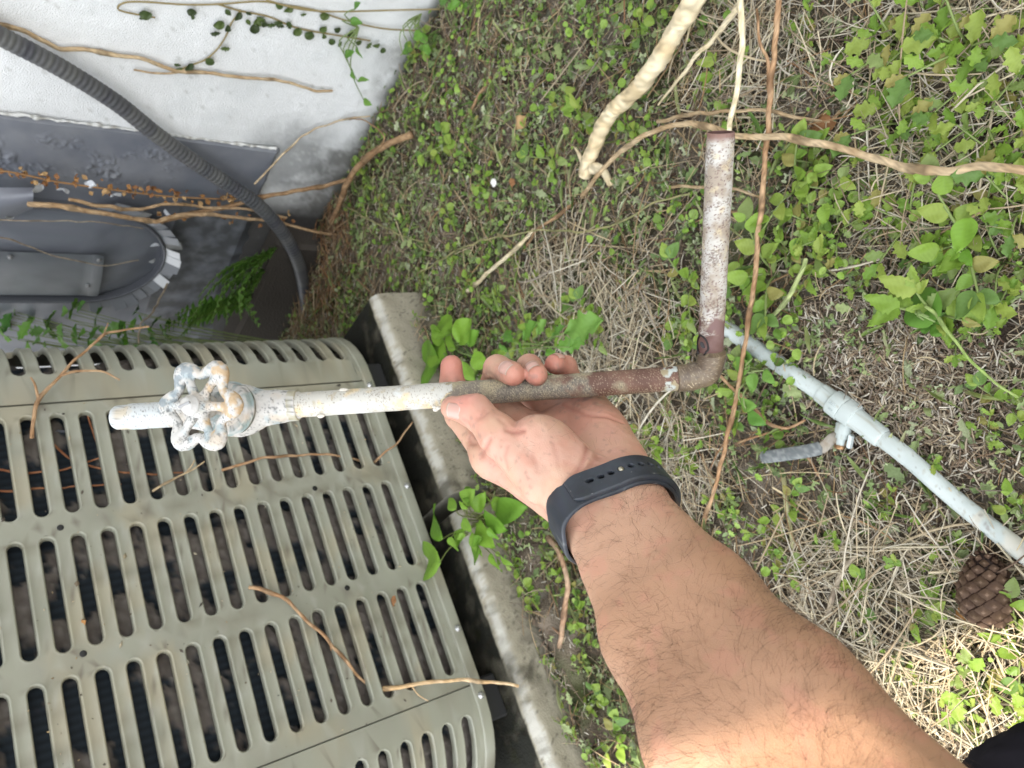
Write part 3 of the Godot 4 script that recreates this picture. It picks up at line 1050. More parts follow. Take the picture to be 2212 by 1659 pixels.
func build_litter() -> void:
	var hay := [[G(1290, 740), 0.075], [G(1390, 715), 0.06], [G(1420, 930), 0.06], [G(1500, 1010), 0.06], [G(2080, 330), 0.10], [G(1950, 1420), 0.12], [G(2120, 1480), 0.15], [G(1640, 120), 0.08], [G(1230, 620), 0.09], [G(2100, 60), 0.10], [G(1850, 1330), 0.08]]
	var bare := [[G(1900, 700), 0.06], [G(1980, 800), 0.07], [G(2130, 760), 0.05], [G(2060, 980), 0.08], [G(1880, 850), 0.05]]
	var brown := [[G(690, 600), 0.13], [G(740, 500), 0.07]]
	var lo := Vector2(-1.15, -0.62)
	var hi := Vector2(0.50, 1.2)
	var tan_tints := [Color(0.42, 0.31, 0.17), Color(0.52, 0.42, 0.26), Color(0.31, 0.20, 0.10), Color(0.22, 0.12, 0.06), Color(0.34, 0.28, 0.19), Color(0.24, 0.17, 0.10)]
	var hay_tints := [Color(0.52, 0.45, 0.31), Color(0.42, 0.34, 0.22), Color(0.57, 0.52, 0.42), Color(0.31, 0.235, 0.15), Color(0.38, 0.34, 0.26)]
	var dull_tints := [Color(0.17, 0.12, 0.08), Color(0.22, 0.18, 0.14), Color(0.12, 0.08, 0.055), Color(0.28, 0.24, 0.19)]
	var rust_tints := [Color(0.26, 0.12, 0.05), Color(0.34, 0.19, 0.09), Color(0.16, 0.085, 0.045), Color(0.30, 0.22, 0.13)]
	var shapes := [straw_mesh(0.05, 0.0), straw_mesh(0.5, 0.0), straw_mesh(-0.2, 0.35), straw_mesh(0.9, -0.2)]
	for k in 4:
		var places := []
		var tints := []
		for i in 9000:
			var p := free_spot(lo, hi)
			var h := near_any(p, hay)
			var b := near_any(p, bare)
			var r := near_any(p, brown)
			if rng.randf() > 0.27 + 0.63 * maxf(h, r * 0.55):
				continue
			var big := rr(0.014, 0.060) * (1.25 if h > 0.5 else 1.0) * (0.6 if b > 0.5 else 1.0)
			var long_one := rng.randf() < 0.07
			if long_one:
				big *= 2.0
			var thick := rr(0.0007, 0.0017) / 0.04 * (1.7 if long_one else 1.0) * (1.1 if h > 0.5 else 0.9)
			p.y += rr(0.001, 0.018) + (rr(0.0, 0.014) if h > 0.4 or r > 0.4 else 0.0)
			var basis := Basis(Vector3.UP, rr(0, TAU)) * Basis(Vector3(0, 0, 1), rr(-0.22, 0.22)) * Basis(Vector3(1, 0, 0), rr(0, TAU))
			places.append(Transform3D(basis * Basis.from_scale(Vector3(big, thick, thick if k == 0 else big * 0.3)), p))
			tints.append(mixed(rust_tints if r > 0.35 and rng.randf() < 0.75 else (hay_tints if rng.randf() < h else (dull_tints if rng.randf() < 0.3 + 0.5 * b else tan_tints))))
		scatter("dry_straw", shapes[k], straw_mat, places, tints, ["straight dry straw and stalk bits strewn over the whole ground", "gently curved dry straw strewn over the whole ground", "kinked dry straw bits strewn over the whole ground", "strongly curled dry straw bits strewn over the whole ground"][k])
	# cut leaf scraps, wilting
	var scrap_tints := [Color(0.18, 0.235, 0.085), Color(0.26, 0.31, 0.14), Color(0.10, 0.14, 0.05), Color(0.35, 0.38, 0.24), Color(0.15, 0.21, 0.08), Color(0.24, 0.28, 0.11)]
	for k in 3:
		var places := []
		var tints := []
		for i in [10500, 5600, 2400][k]:
			var p := free_spot(lo, hi)
			var h := near_any(p, hay)
			var b := near_any(p, bare)
			var r := near_any(p, brown)
			if rng.randf() < 0.75 * h or rng.randf() < 0.2 * b or rng.randf() < 0.7 * r:
				continue
			if fn(p + Vector3(9, 0, 4), 6.0) < rr(-0.6, 0.05):
				continue
			var big := rr(0.004, 0.012) if k < 2 else rr(0.011, 0.027)
			p.y += rr(0.004, 0.016)
			var basis := Basis(Vector3.UP, rr(0, TAU)) * Basis(Vector3(0, 0, 1), rr(-0.5, 0.5)) * Basis(Vector3(1, 0, 0), rr(-0.7, 0.7))
			places.append(Transform3D(basis * Basis.from_scale(Vector3(big, big * rr(0.7, 1.2), big * rr(0.5, 1.0))), p))
			tints.append(mixed(scrap_tints))
		scatter("clipped_leaves", [leaf_kinds[6], leaf_kinds[5], leaf_kinds[1]][k], scrap_mat, places, tints, ["small torn grey green leaf scraps lying all over the ground", "curled wilting leaf scraps lying all over the ground", "larger cut leaves wilting flat on the ground"][k])
	# little live leaves of the ground cover
	var live_tints := [Color(0.15, 0.25, 0.035), Color(0.20, 0.31, 0.05), Color(0.10, 0.18, 0.03), Color(0.24, 0.33, 0.08)]
	for k in 2:
		var places := []
		var tints := []
		for i in 6800:
			var p := free_spot(lo, hi)
			if fn(p + Vector3(2, 0, 8), 9.0) < rr(0.02, 0.14) or near_any(p, bare) > 0.5 or near_any(p, brown) > 0.55:
				continue
			if rng.randf() < near_any(p, hay) * 0.85:
				continue
			var big := rr(0.004, 0.0125)
			p.y += rr(0.008, 0.028)
			var basis := Basis(Vector3.UP, rr(0, TAU)) * Basis(Vector3(0, 0, 1), rr(-0.6, 0.4)) * Basis(Vector3(1, 0, 0), rr(-0.5, 0.5))
			places.append(Transform3D(basis.scaled_local(Vector3.ONE * big), p))
			tints.append(mixed(live_tints))
		scatter("ground_cover", leaf_kinds[[3, 1][k]], live_mat, places, tints, ["tiny round live leaves of the creeping ground cover", "tiny toothed live leaves of the creeping ground cover"][k])
	# short chips of straw and bark everywhere
	var chips := []
	var chip_tints := []
	for i in 21000:
		var p := free_spot(lo, hi)
		if i > 14000 and near_any(p, bare) < 0.3 and i % 3 > 0:
			p = Vector3(bare[i % 5][0].x + rr(-0.07, 0.07), 0, bare[i % 5][0].z + rr(-0.07, 0.07))
			p.y = ground_height(p.x, p.z)
		p.y += rr(0.002, 0.010)
		var big := rr(0.004, 0.016)
		var thick := rr(0.0008, 0.0020) / 0.04
		chips.append(Transform3D(Basis(Vector3.UP, rr(0, TAU)) * Basis(Vector3(0, 0, 1), rr(-0.4, 0.4)) * Basis.from_scale(Vector3(big, thick, thick)), p))
		chip_tints.append(mixed([Color(0.36, 0.28, 0.18), Color(0.48, 0.41, 0.30), Color(0.20, 0.14, 0.09), Color(0.60, 0.55, 0.46), Color(0.13, 0.085, 0.06), Color(0.28, 0.23, 0.17)]))
	scatter("straw_chips", shapes[0], straw_mat, chips, chip_tints, "short chips of straw and bark strewn between the clippings")
	# grass blades
	var places := []
	var tints := []
	for i in 1100:
		var p := free_spot(lo, hi)
		if near_any(p, hay) > 0.6 and rng.randf() < 0.6:
			continue
		p.y += rr(0.002, 0.02)
		var big := rr(0.015, 0.045)
		var basis := Basis(Vector3.UP, rr(0, TAU)) * Basis(Vector3(0, 0, 1), rr(-0.1, 0.55)) * Basis(Vector3(1, 0, 0), rr(-0.8, 0.8))
		places.append(Transform3D(basis * Basis.from_scale(Vector3(big, big * 0.5, rr(0.002, 0.0045))), p))
		tints.append(mixed([Color(0.16, 0.22, 0.06), Color(0.22, 0.25, 0.09), Color(0.11, 0.18, 0.045), Color(0.30, 0.30, 0.16)]))
	scatter("grass_blades", leaf_kinds[2], live_mat, places, tints, "thin green and yellowing grass blades lying among the litter")
	# crumbs of soil and bark
	places = []
	tints = []
	var lump := SphereMesh.new()
	lump.radius = 0.5
	lump.height = 0.8
	lump.radial_segments = 7
	lump.rings = 3
	for i in 9000:
		var p := free_spot(lo, hi)
		var big := rr(0.0015, 0.0055)
		p.y += rr(0.0, 0.003)
		var basis := Basis(Vector3(rr(-1, 1), rr(-1, 1), rr(-1, 1)).normalized(), rr(0, TAU))
		places.append(Transform3D(basis * Basis.from_scale(Vector3(big * rr(0.8, 2.2), big * rr(0.4, 0.8), big)), p))
		tints.append(mixed([Color(0.05, 0.038, 0.028), Color(0.11, 0.085, 0.06), Color(0.20, 0.17, 0.13), Color(0.08, 0.05, 0.03), Color(0.32, 0.29, 0.24)]))
	scatter("soil_crumbs", lump, straw_mat, places, tints, "crumbs of soil and bark covering the bare ground")

# ---------------------------------------------------------------- leaves and weeds
func leaf_mesh(kind: int, seed_value: int) -> ArrayMesh:
	# a leaf one unit long from the origin along +x, its upper side up
	var mb := Mesher.new()
	var rows := 15
	var wide: float = [0.33, 0.33, 0.5, 0.46, 0.30, 0.42, 0.45][kind]
	var pos := PackedVector3Array()
	var col := PackedColorArray()
	for j in rows:
		var t := float(j) / (rows - 1)
		var w := 0.0
		match kind:
			0: w = pow(sin(PI * pow(t, 0.72)), 0.85)                                   # broad, pointed
			1: w = pow(sin(PI * pow(t, 1.25)), 0.8) * (0.82 + 0.24 * sin(t * 22.0 + 0.6 + 0.4 * seed_value))  # wedge-shaped with lobes
			2: w = pow(sin(PI * clampf(t * 0.92 + 0.08, 0, 1)), 0.6)                    # blade
			3: w = pow(sin(PI * pow(t, 0.9)), 0.6)                                      # rounded
			4: w = pow(sin(PI * pow(t, 0.62)), 0.8) * (0.88 + 0.14 * sin(t * 38.0))     # narrow toothed
			5: w = pow(sin(PI * pow(t, 0.8)), 0.7) * (0.85 + 0.15 * sin(t * 9.0 + seed_value))
			6: w = 0.55 + 0.3 * sin(t * 7.0 + 1.3) + 0.2 * sin(t * 17.0)                 # torn scrap
		w = maxf(w, 0.015) * wide
		for i in 7:
			var u := i / 3.0 - 1.0
			var y := absf(u) * w * 0.28 - t * t * 0.16 + 0.03 * sin(t * 9.0 + u * 3.0 + seed_value)
			if kind == 5:
				y += 0.16 * sin(t * 4.0 + u * 2.2) - absf(u) * 0.1
			if kind == 6:
				y += 0.06 * sin(t * 5.0 + u * 3.0)
			pos.append(Vector3(t, y, u * w))
			var vein := 1.0 + (0.28 if i == 3 else 0.0) + 0.10 * sin(t * 40.0 - absf(u) * 9.0)
			col.append(Color(vein, vein, vein * 0.96))
	mb.grid(7, rows, pos, col, -1.0)
	return mb.commit()

func leaf_part(parent: Node3D, kind: int, at: Vector3, basis: Basis, size: float, m: Material) -> void:
	var o := MeshInstance3D.new()
	o.name = "leaf"
	o.mesh = leaf_kinds[kind]
	o.material_override = m
	o.transform = Transform3D(basis.scaled_local(Vector3.ONE * size), at)
	parent.add_child(o, true)

func green(r: float, g: float, b: float) -> StandardMaterial3D:
	var m := leafy(0.42, Color(r * 2.6, g * 2.2, b * 1.2))
	m.albedo_color = Color(r, g, b).linear_to_srgb()
	return m

func make_weed(kind: int, sprigs: int, height: float) -> Node3D:
	var t := Node3D.new()
	var st := Mesher.new()
	for s in sprigs:
		var yaw := TAU * s / sprigs + rr(-0.6, 0.6)
		var lean := rr(0.35, 1.0)
		var tall := height * rr(0.6, 1.1)
		var out := Vector3(cos(yaw), 0, sin(yaw))
		var tip := out * tall * lean + Vector3(0, tall * 0.8, 0)
		var pts := curve([Vector3.ZERO, out * tall * lean * 0.3 + Vector3(0, tall * 0.5, 0), tip], 0.006)
		var rad := PackedFloat32Array()
		for i in pts.size():
			rad.append(lerpf(0.0013, 0.0007, float(i) / pts.size()))
		tube(st, pts, rad, 5, PackedColorArray([Color(0.17, 0.22, 0.07)]))
		var leaves := 3
		for i in leaves:
			var f := 0.45 + 0.5 * float(i) / leaves
			var at: Vector3 = pts[int(f * (pts.size() - 1))]
			var turn := yaw + (1.4 if i % 2 == 0 else -1.4) * rr(0.6, 1.1)
			var b := Basis(Vector3.UP, -turn) * Basis(Vector3(0, 0, 1), rr(-0.4, 0.6)) * Basis(Vector3(1, 0, 0), rr(-0.6, 0.6))
			leaf_part(t, kind, at, b, rr(0.010, 0.023) * (height / 0.045), pick(weed_greens))
		for i in 2 + s % 2:
			var turn := yaw + (i - 0.8) * rr(0.8, 1.3)
			var b := Basis(Vector3.UP, -turn) * Basis(Vector3(0, 0, 1), rr(-0.2, 0.7)) * Basis(Vector3(1, 0, 0), rr(-0.5, 0.5))
			leaf_part(t, kind, tip, b, rr(0.011, 0.025) * (height / 0.045), pick(weed_greens))
	var o := MeshInstance3D.new()
	o.name = "stem"
	o.mesh = st.commit()
	o.material_override = live_plain
	t.add_child(o, true)
	return t

func build_weeds() -> void:
	var protos := []
	for q in [[1, 4, 0.045], [1, 3, 0.04], [0, 3, 0.04], [3, 4, 0.03], [1, 5, 0.05], [4, 3, 0.05], [0, 4, 0.035], [1, 2, 0.035]]:
		protos.append(make_weed(q[0], q[1], q[2]))
	var looks := ["four-stemmed lobed green weed", "three-stemmed lobed weed", "oval-leaved green weed", "low round-leaved weed", "bushy bright lobed weed", "narrow-leaved toothed weed", "low oval-leaved weed", "little two-stemmed lobed weed"]
	var spots := [[1930, 90, 4, 1.2], [2000, 55, 0, 1.1], [2080, 100, 4, 1.2], [2150, 35, 0, 1.0], [1965, 150, 1, 1.0], [2110, 165, 0, 1.0], [2185, 175, 1, 1.1], [1905, 210, 1, 0.9], [1940, 260, 4, 1.0], [2020, 250, 1, 0.9], [2120, 250, 0, 1.1], [2195, 265, 7, 1.0], [1965, 335, 1, 0.9], [2055, 345, 7, 1.0], [2150, 330, 0, 1.0], [2190, 450, 4, 1.0], [2120, 470, 2, 1.0], [2030, 440, 1, 0.9], [1960, 480, 0, 1.0], [1990, 545, 7, 0.9], [2080, 520, 2, 1.4], [2150, 565, 0, 1.0], [1900, 480, 1, 0.9], [1830, 330, 7, 0.8], [1755, 350, 6, 1.1], [1790, 410, 6, 1.1], [1715, 400, 2, 1.2], [1850, 420, 1, 0.9], [1740, 480, 6, 1.0], [1800, 500, 0, 0.9], [1690, 545, 6, 0.9], [1650, 590, 2, 1.3], [1600, 610, 3, 1.1], [1478, 615, 2, 1.2], [1750, 565, 5, 0.9], [1850, 600, 1, 0.8], [1960, 615, 7, 0.8], [2010, 680, 5, 1.3], [2110, 705, 1, 0.8], [2050, 735, 7, 0.8], [1600, 850, 2, 1.0], [1700, 650, 1, 0.8], [2150, 660, 7, 0.9],
		[1370, 55, 3, 0.9], [1290, 130, 1, 0.8], [1210, 225, 6, 0.9], [1180, 340, 2, 1.1], [1120, 300, 1, 0.8], [950, 310, 3, 1.3], [915, 95, 3, 1.2], [880, 120, 6, 0.9], [1100, 120, 1, 0.7], [1050, 200, 7, 0.7], [1010, 265, 1, 0.8], [1030, 390, 6, 0.8], [960, 470, 3, 1.1], [870, 480, 1, 0.8], [820, 440, 6, 1.0], [790, 390, 5, 1.0], [1160, 420, 7, 0.8], [1250, 250, 5, 0.8], [1350, 280, 2, 0.8], [1390, 360, 1, 0.8], [1440, 420, 7, 0.8], [1100, 560, 1, 0.7], [965, 545, 6, 0.8], [900, 600, 1, 0.8], [1000, 610, 6, 0.9], [1060, 650, 2, 0.9], [1140, 610, 1, 0.8], [1185, 690, 2, 1.1], [1230, 715, 6, 1.1], [1280, 690, 2, 0.9], [1130, 730, 2, 1.0], [1460, 720, 3, 0.9], [1440, 30, 1, 0.8], [1560, 150, 5, 0.8], [1730, 60, 1, 0.8], [1820, 100, 7, 0.8],
		[1190, 1120, 6, 0.9], [1240, 1330, 6, 0.9], [1150, 1345, 2, 1.1], [1200, 1440, 4, 0.9], [1175, 1280, 3, 1.0], [1260, 1430, 6, 0.8], [1330, 1590, 2, 1.1], [1290, 1510, 3, 0.9], [1150, 1500, 1, 1.0], [1240, 1600, 6, 1.0], [1130, 1585, 2, 0.9], [1118, 1215, 6, 1.2], [1140, 1330, 2, 1.3], [1165, 1440, 4, 1.2], [1185, 1600, 6, 1.3], [1150, 1560, 2, 1.3], [1128, 1275, 1, 0.9], [1148, 1300, 3, 1.1], [1165, 1395, 6, 0.9], [1178, 1475, 2, 0.9], [1190, 1545, 1, 0.9], [1210, 1640, 3, 1.1], [1270, 1560, 1, 0.9], [1230, 1480, 2, 0.9], [1250, 1380, 1, 0.8], [1225, 1260, 2, 0.8], [1200, 1215, 1, 0.8], [1400, 950, 5, 0.9], [1440, 920, 1, 0.9], [1470, 1000, 6, 0.8], [1560, 1090, 1, 0.8], [1600, 1130, 7, 0.8], [1690, 1090, 2, 0.8], [1650, 1170, 1, 0.9], [1700, 1230, 6, 0.9], [1780, 1170, 7, 0.8], [1835, 1290, 3, 0.9], [1900, 1090, 1, 0.7], [1985, 990, 7, 0.7], [2165, 880, 2, 0.8], [2120, 930, 1, 0.7], [2195, 1090, 6, 0.8], [2050, 1190, 1, 0.7], [1970, 1240, 7, 0.8], [1990, 1320, 5, 0.8],
		[2110, 1475, 1, 1.2], [2165, 1520, 7, 1.1], [2190, 1385, 2, 0.9], [2010, 1490, 7, 0.8], [2090, 1570, 1, 0.9], [1945, 1460, 6, 0.6]]
	var marks := [["the pine cone", 2130, 1265], ["the white pipe's valve body", 1810, 885], ["the valve lever", 1690, 970], ["the copper pipe's open end", 1557, 280], ["the brass elbow", 1520, 800], ["the thick root's knobbly end", 1265, 370], ["the photo's top right corner", 2212, 0], ["the two long vines' crossing", 1650, 298], ["the conduit's foot", 660, 660], ["the white wall's foot at the photo's top", 930, 60], ["the concrete pad's upper end", 870, 640], ["the fingertips on the pipe", 1110, 770], ["the dark clothing", 2180, 1630], ["the photo's right edge middle", 2212, 560], ["the concrete pad's lower end", 1150, 1600], ["the wristband", 1330, 1060], ["the upright copper pipe's middle", 1545, 500], ["the photo's top edge middle", 1250, 0], ["the loose twig beside the forearm", 1790, 1320], ["the crossing vine's right-hand bend", 2000, 366], ["the long lance-shaped leaf's tip", 1970, 630], ["the straight pale stalk in the clippings", 1080, 565], ["the pale twig jutting over the pad", 1120, 1482], ["the upper end of the pad's brown vine", 1190, 1165], ["the middle of the pad's brown vine", 1205, 1350], ["the arched stem above the crossing vine", 1790, 255], ["the white snail shell", 1066, 394], ["the crumpled dead leaf", 1130, 250]]
	var count := {}
	var used := {}
	var order := []
	for s in spots:
		var best := 1e9
		var which := 0
		for k in marks.size():
			var d := Vector2(s[0] - marks[k][1], s[1] - marks[k][2]).length()
			if d < best:
				best = d
				which = k
		order.append([best, which, s])
	order.sort_custom(func(a, b): return a[0] < b[0])
	var ordinals := ["", "second ", "third ", "fourth ", "fifth ", "sixth ", "seventh ", "eighth ", "ninth ", "tenth ", "eleventh ", "twelfth ", "thirteenth ", "fourteenth ", "fifteenth ", "sixteenth ", "seventeenth ", "eighteenth ", "nineteenth ", "twentieth ", "next ", "next ", "next "]
	for o in order:
		var s = o[2]
		var k: int = count.get(o[1], 0)
		count[o[1]] = k + 1
		var kind: int = s[2]
		var t: Node3D = protos[kind] if not used.has(kind) else protos[kind].duplicate()
		used[kind] = true
		t.name = numbered("weed")
		add_child(t)
		var p := G(s[0], s[1], 0.022)
		p.y = ground_height(p.x, p.z)
		t.position = p
		t.rotation = Vector3(rr(-0.1, 0.1), rr(0, TAU), rr(-0.1, 0.1))
		t.scale = Vector3.ONE * s[3] * rr(0.85, 1.05)
		tag(t, "%s, %snearest to %s" % [looks[kind], ordinals[k], marks[o[1]][0]], "weed", "weeds growing through the clippings")

# ---------------------------------------------------------------- hand-placed plants
func sprig(t: Node3D, base: Vector3, leaves: Array, kind: int, greens: Array, stem_colour: Color) -> void:
	# leaves: [tip place, length, roll]; each leaf on its own stalk from the base
	var st := Mesher.new()
	for q in leaves:
		var tip: Vector3 = q[0]
		var mid := base.lerp(tip, 0.55) + Vector3(0, 0.02, 0)
		var pts := curve([base, mid, tip], 0.008)
		var rad := PackedFloat32Array()
		for i in pts.size():
			rad.append(lerpf(0.0013, 0.0007, float(i) / pts.size()))
		tube(st, pts, rad, 6, PackedColorArray([stem_colour]))
		var dir: Vector3 = q[1]
		var size: float = dir.length()
		dir = dir.normalized()
		var up := (Vector3.UP + Vector3(rr(-0.2, 0.2), 0, rr(-0.2, 0.2)) - dir * dir.dot(Vector3.UP)).normalized()
		up = (up - dir * dir.dot(up)).normalized()
		var b := Basis(dir, up, dir.cross(up)) * Basis(Vector3(1, 0, 0), q[2])
		leaf_part(t, kind, tip - t.position, b, size, pick(greens))
	var o := MeshInstance3D.new()
	o.name = "stem"
	o.mesh = st.commit()
	o.material_override = live_plain
	t.add_child(o, true)
	o.position = -t.position

func leaf_list(pairs: Array, height: float) -> Array:
	# [base x, base y, tip x, tip y, height] in picture units, laid on a level at that height
	var out := []
	for q in pairs:
		var a := G(q[0], q[1], q[4] if q.size() > 4 else height)
		var b := G(q[2], q[3], (q[4] if q.size() > 4 else height) + rr(-0.012, 0.012))
		out.append([a, b - a, rr(-0.45, 0.45)])
	return out

func build_plants() -> void:
	var lime := [green(0.17, 0.30, 0.035), green(0.20, 0.34, 0.05), green(0.13, 0.26, 0.03)]
	var mid := [green(0.11, 0.23, 0.035), green(0.085, 0.19, 0.03), green(0.14, 0.26, 0.05)]
	var deep := [green(0.05, 0.135, 0.025), green(0.07, 0.165, 0.035), green(0.10, 0.20, 0.045)]
	# the seedling that grows out of the joint of the pad
	var b := G(1065, 1120, 0.03)
	var t := thing("broad_leaved_seedling", "lime green seedling with broad pointed leaves over the gap between the concrete blocks", "plant", b)
	sprig(t, b, leaf_list([[955, 1165, 925, 1090, 0.15], [975, 1160, 985, 1195, 0.15], [985, 1180, 1000, 1140, 0.13], [1020, 1150, 1035, 1205, 0.15], [1030, 1130, 1060, 1185, 0.14], [1045, 1110, 1085, 1150, 0.14], [1000, 1085, 1020, 1060, 0.14], [1025, 1105, 1045, 1065, 0.13], [985, 1100, 965, 1075, 0.13], [1060, 1085, 1100, 1095, 0.12], [1070, 1110, 1130, 1095, 0.12], [1080, 1200, 1105, 1225, 0.12], [1060, 1195, 1075, 1235, 0.12], [950, 1215, 890, 1205, 0.16], [1000, 1120, 1015, 1150, 0.15], [1040, 1160, 1015, 1180, 0.15], [1005, 1155, 985, 1165, 0.16], [1035, 1185, 1015, 1215, 0.15], [1020, 1080, 1000, 1050, 0.14], [1055, 1140, 1075, 1170, 0.15], [1010, 1100, 990, 1085, 0.15]], 0.14), 0, lime, Color(0.17, 0.20, 0.06))
	# rounded leaves above the pad by the fingers
	b = G(1000, 740, 0.01)
	t = thing("round_leaved_plant", "clump of rounded bright green leaves in front of the pad, left of the index fingertip", "plant", b)
	sprig(t, b, leaf_list([[952, 785, 900, 785], [965, 770, 925, 745], [985, 755, 960, 715], [990, 740, 1010, 690], [1000, 780, 1020, 825], [1010, 745, 1030, 715], [975, 720, 940, 695], [1020, 770, 1050, 790], [960, 730, 925, 715]], 0.07), 3, lime, Color(0.18, 0.25, 0.08))
	b = G(1190, 745, 0.01)
	t = thing("lobed_plant", "clump of lobed green leaves behind the tips of the ring and little fingers", "plant", b)
	sprig(t, b, leaf_list([[1110, 740, 1085, 715], [1130, 735, 1150, 695], [1160, 725, 1175, 690], [1190, 735, 1215, 700], [1200, 750, 1255, 740], [1180, 755, 1200, 775], [1100, 760, 1075, 745], [1220, 720, 1290, 690], [1130, 765, 1120, 740], [1230, 750, 1270, 715]], 0.06), 1, mid, Color(0.16, 0.22, 0.07))
	b = G(1645, 800, 0.005)
	t = thing("oval_leaved_plant", "plant with large oval leaves beside the middle of the thin white pipe", "plant", b)
	sprig(t, b, leaf_list([[1620, 790, 1575, 790], [1625, 775, 1590, 770], [1650, 800, 1670, 830], [1630, 805, 1620, 850], [1615, 890, 1650, 920], [1600, 870, 1630, 880]], 0.035), 0, mid, Color(0.18, 0.22, 0.08))
	b = G(2075, 520, 0.005)
	t = thing("large_oval_leaf_plant", "plant with one large veined oval leaf among the weeds at the right", "plant", b)
	sprig(t, b, leaf_list([[2100, 470, 2060, 545, 0.05], [2075, 545, 2030, 560, 0.03], [2080, 540, 2095, 575, 0.03], [2060, 520, 2030, 500, 0.03]], 0.04), 0, lime, Color(0.18, 0.25, 0.08))
	b = G(1990, 660, 0.005)
	t = thing("long_leaf_plant", "plant with one long lance-shaped leaf lying above the valve", "plant", b)
	sprig(t, b, leaf_list([[2020, 695, 1970, 630, 0.03], [2015, 700, 2040, 720, 0.02], [2025, 690, 2060, 690, 0.02], [2005, 690, 1995, 720, 0.02]], 0.02), 2, mid, Color(0.18, 0.25, 0.08))
	# ferns at the foot of the block behind the condenser
	var fern_labels := ["small bright fern beside the weathered block, the nearer one", "small fern behind the condenser corner, above the other fern", "low dark fern at the condenser's edge, between duct and corner"]
	var fern_list := [[Vector3(0.452, 0.112, -0.21), [[430, 640], [470, 655], [415, 685], [520, 690], [455, 700]]], [Vector3(0.455, 0.112, -0.29), [[505, 640], [545, 680], [560, 705], [490, 700]]], [Vector3(0.45, 0.112, -0.38), [[380, 680], [405, 705], [350, 715], [390, 725]]]]
	for k in 3:
		b = fern_list[k][0]
		t = thing("fern", fern_labels[k], "fern", b, "ferns behind the condenser")
		var st := Mesher.new()
		for q in fern_list[k][1]:
			var tip := at_z(q[0], q[1], -0.23 - 0.05 * k)
			tip = b + (tip - b).limit_length(0.34)
			var pts := curve([b, b.lerp(tip, 0.5) + Vector3(0, 0.03, 0), tip], 0.007)
			tube(st, pts, fill(pts.size(), 0.0009), 5, PackedColorArray([Color(0.12, 0.18, 0.05)]))
			for i in range(2, pts.size(), 2):
				var d := (pts[i] - pts[i - 1]).normalized()
				var side := d.cross(Vector3.UP).normalized()
				var f := float(i) / pts.size()
				var size := 0.027 * sin(PI * (0.25 + 0.72 * f))
				for sg in [-1.0, 1.0]:
					var x: Vector3 = (side * sg + d * 0.5).normalized()
					var up := x.cross(d * sg).normalized()
					if up.y < 0:
						up = -up
					var z := x.cross(up)
					leaf_part(t, 4, pts[i] - b, Basis(x, up, z) * Basis(Vector3(1, 0, 0), rr(-0.5, 0.5)), size, pick(mid))
		var o := MeshInstance3D.new()
		o.name = "stem"
		o.mesh = st.commit()
		o.material_override = live_plain
		t.add_child(o, true)
		o.position = -b
	# tall weeds in the gap between the condenser and the wall
	var tall := [["leafy weed standing between the condenser and the duct cover, farthest left", 0.30, -0.50, [[0, 665, 25], [20, 700, 28], [60, 715, 26], [95, 690, 30], [40, 735, 26], [5, 725, 28], [-15, 690, 30], [75, 740, 24]]],
		["leafy weed standing between the condenser and the duct cover, second from left", 0.30, -0.42, [[110, 715, 28], [150, 690, 30], [170, 730, 26], [205, 705, 26], [135, 745, 24], [235, 735, 24], [190, 745, 24], [160, 665, 20]]],
		["leafy weed standing between the condenser and the duct cover, below the tabs at the right", 0.30, -0.36, [[270, 700, 28], [300, 680, 26], [255, 730, 26], [320, 720, 24], [340, 740, 22], [290, 745, 24], [345, 700, 22]]]]
	for q in tall:
		b = Vector3(q[1], 0.0, q[2])
		t = thing("leafy_weed", q[0], "weed", b, "leafy weeds behind the condenser")
		var list := []
		for l in q[3]:
			var d := ray(l[0], l[1])
			var at: Vector3 = eye + d * ((q[2] + rr(-0.03, 0.03) - eye.z) / d.z)
			var yaw := rr(0, TAU)
			list.append([at, Vector3(cos(yaw), rr(-0.5, 0.2), sin(yaw)).normalized() * l[2] * 0.0017, rr(-0.6, 0.6)])
			list.append([at + Vector3(rr(-0.02, 0.02), rr(-0.02, 0.02), rr(-0.02, 0.02)), Vector3(cos(yaw + 2.0), rr(-0.5, 0.2), sin(yaw + 2.0)).normalized() * l[2] * 0.0015, rr(-0.6, 0.6)])
		sprig(t, b, list, 1, mid + deep, Color(0.14, 0.18, 0.06))
	# small creeper leaves against the wall near its top corner
	for q in [["creeper sprig with rounded leaves hanging before the white wall's edge", [[880, 90, 0.05], [905, 105, 0.05], [925, 95, 0.06], [895, 75, 0.05], [870, 115, 0.05], [915, 70, 0.05], [940, 110, 0.05]], 3, 0.018], ["thin creeper sprig with pointed leaves down the white wall", [[745, 120, 0.02], [760, 150, 0.02], [772, 175, 0.02], [785, 215, 0.02], [755, 45, 0.02], [765, 20, 0.025], [770, 100, 0.02]], 0, 0.02], ["leafy green sprig at the top of the white wall's corner", [[965, 20, 0.06], [985, 40, 0.06], [1000, 15, 0.07], [975, 60, 0.06], [950, 5, 0.05], [1010, 50, 0.06], [990, 75, 0.05]], 1, 0.026]]:
		var list := []
		var foot := W(q[1][0][0] + 30, q[1][0][1] - 60, 0.02)
		for l in q[1]:
			var yaw := rr(0, TAU)
			list.append([W(l[0], l[1], l[2]), Vector3(-0.4, rr(-0.8, 0.3), sin(yaw)).normalized() * q[3], rr(-0.5, 0.5)])
		t = thing("creeper", q[0], "creeper", foot)
		sprig(t, foot, list, q[2], mid, Color(0.15, 0.20, 0.07))

func at_z(x: float, y: float, z: float) -> Vector3:
	var d := ray(x, y)
	return eye + d * ((z - eye.z) / d.z)

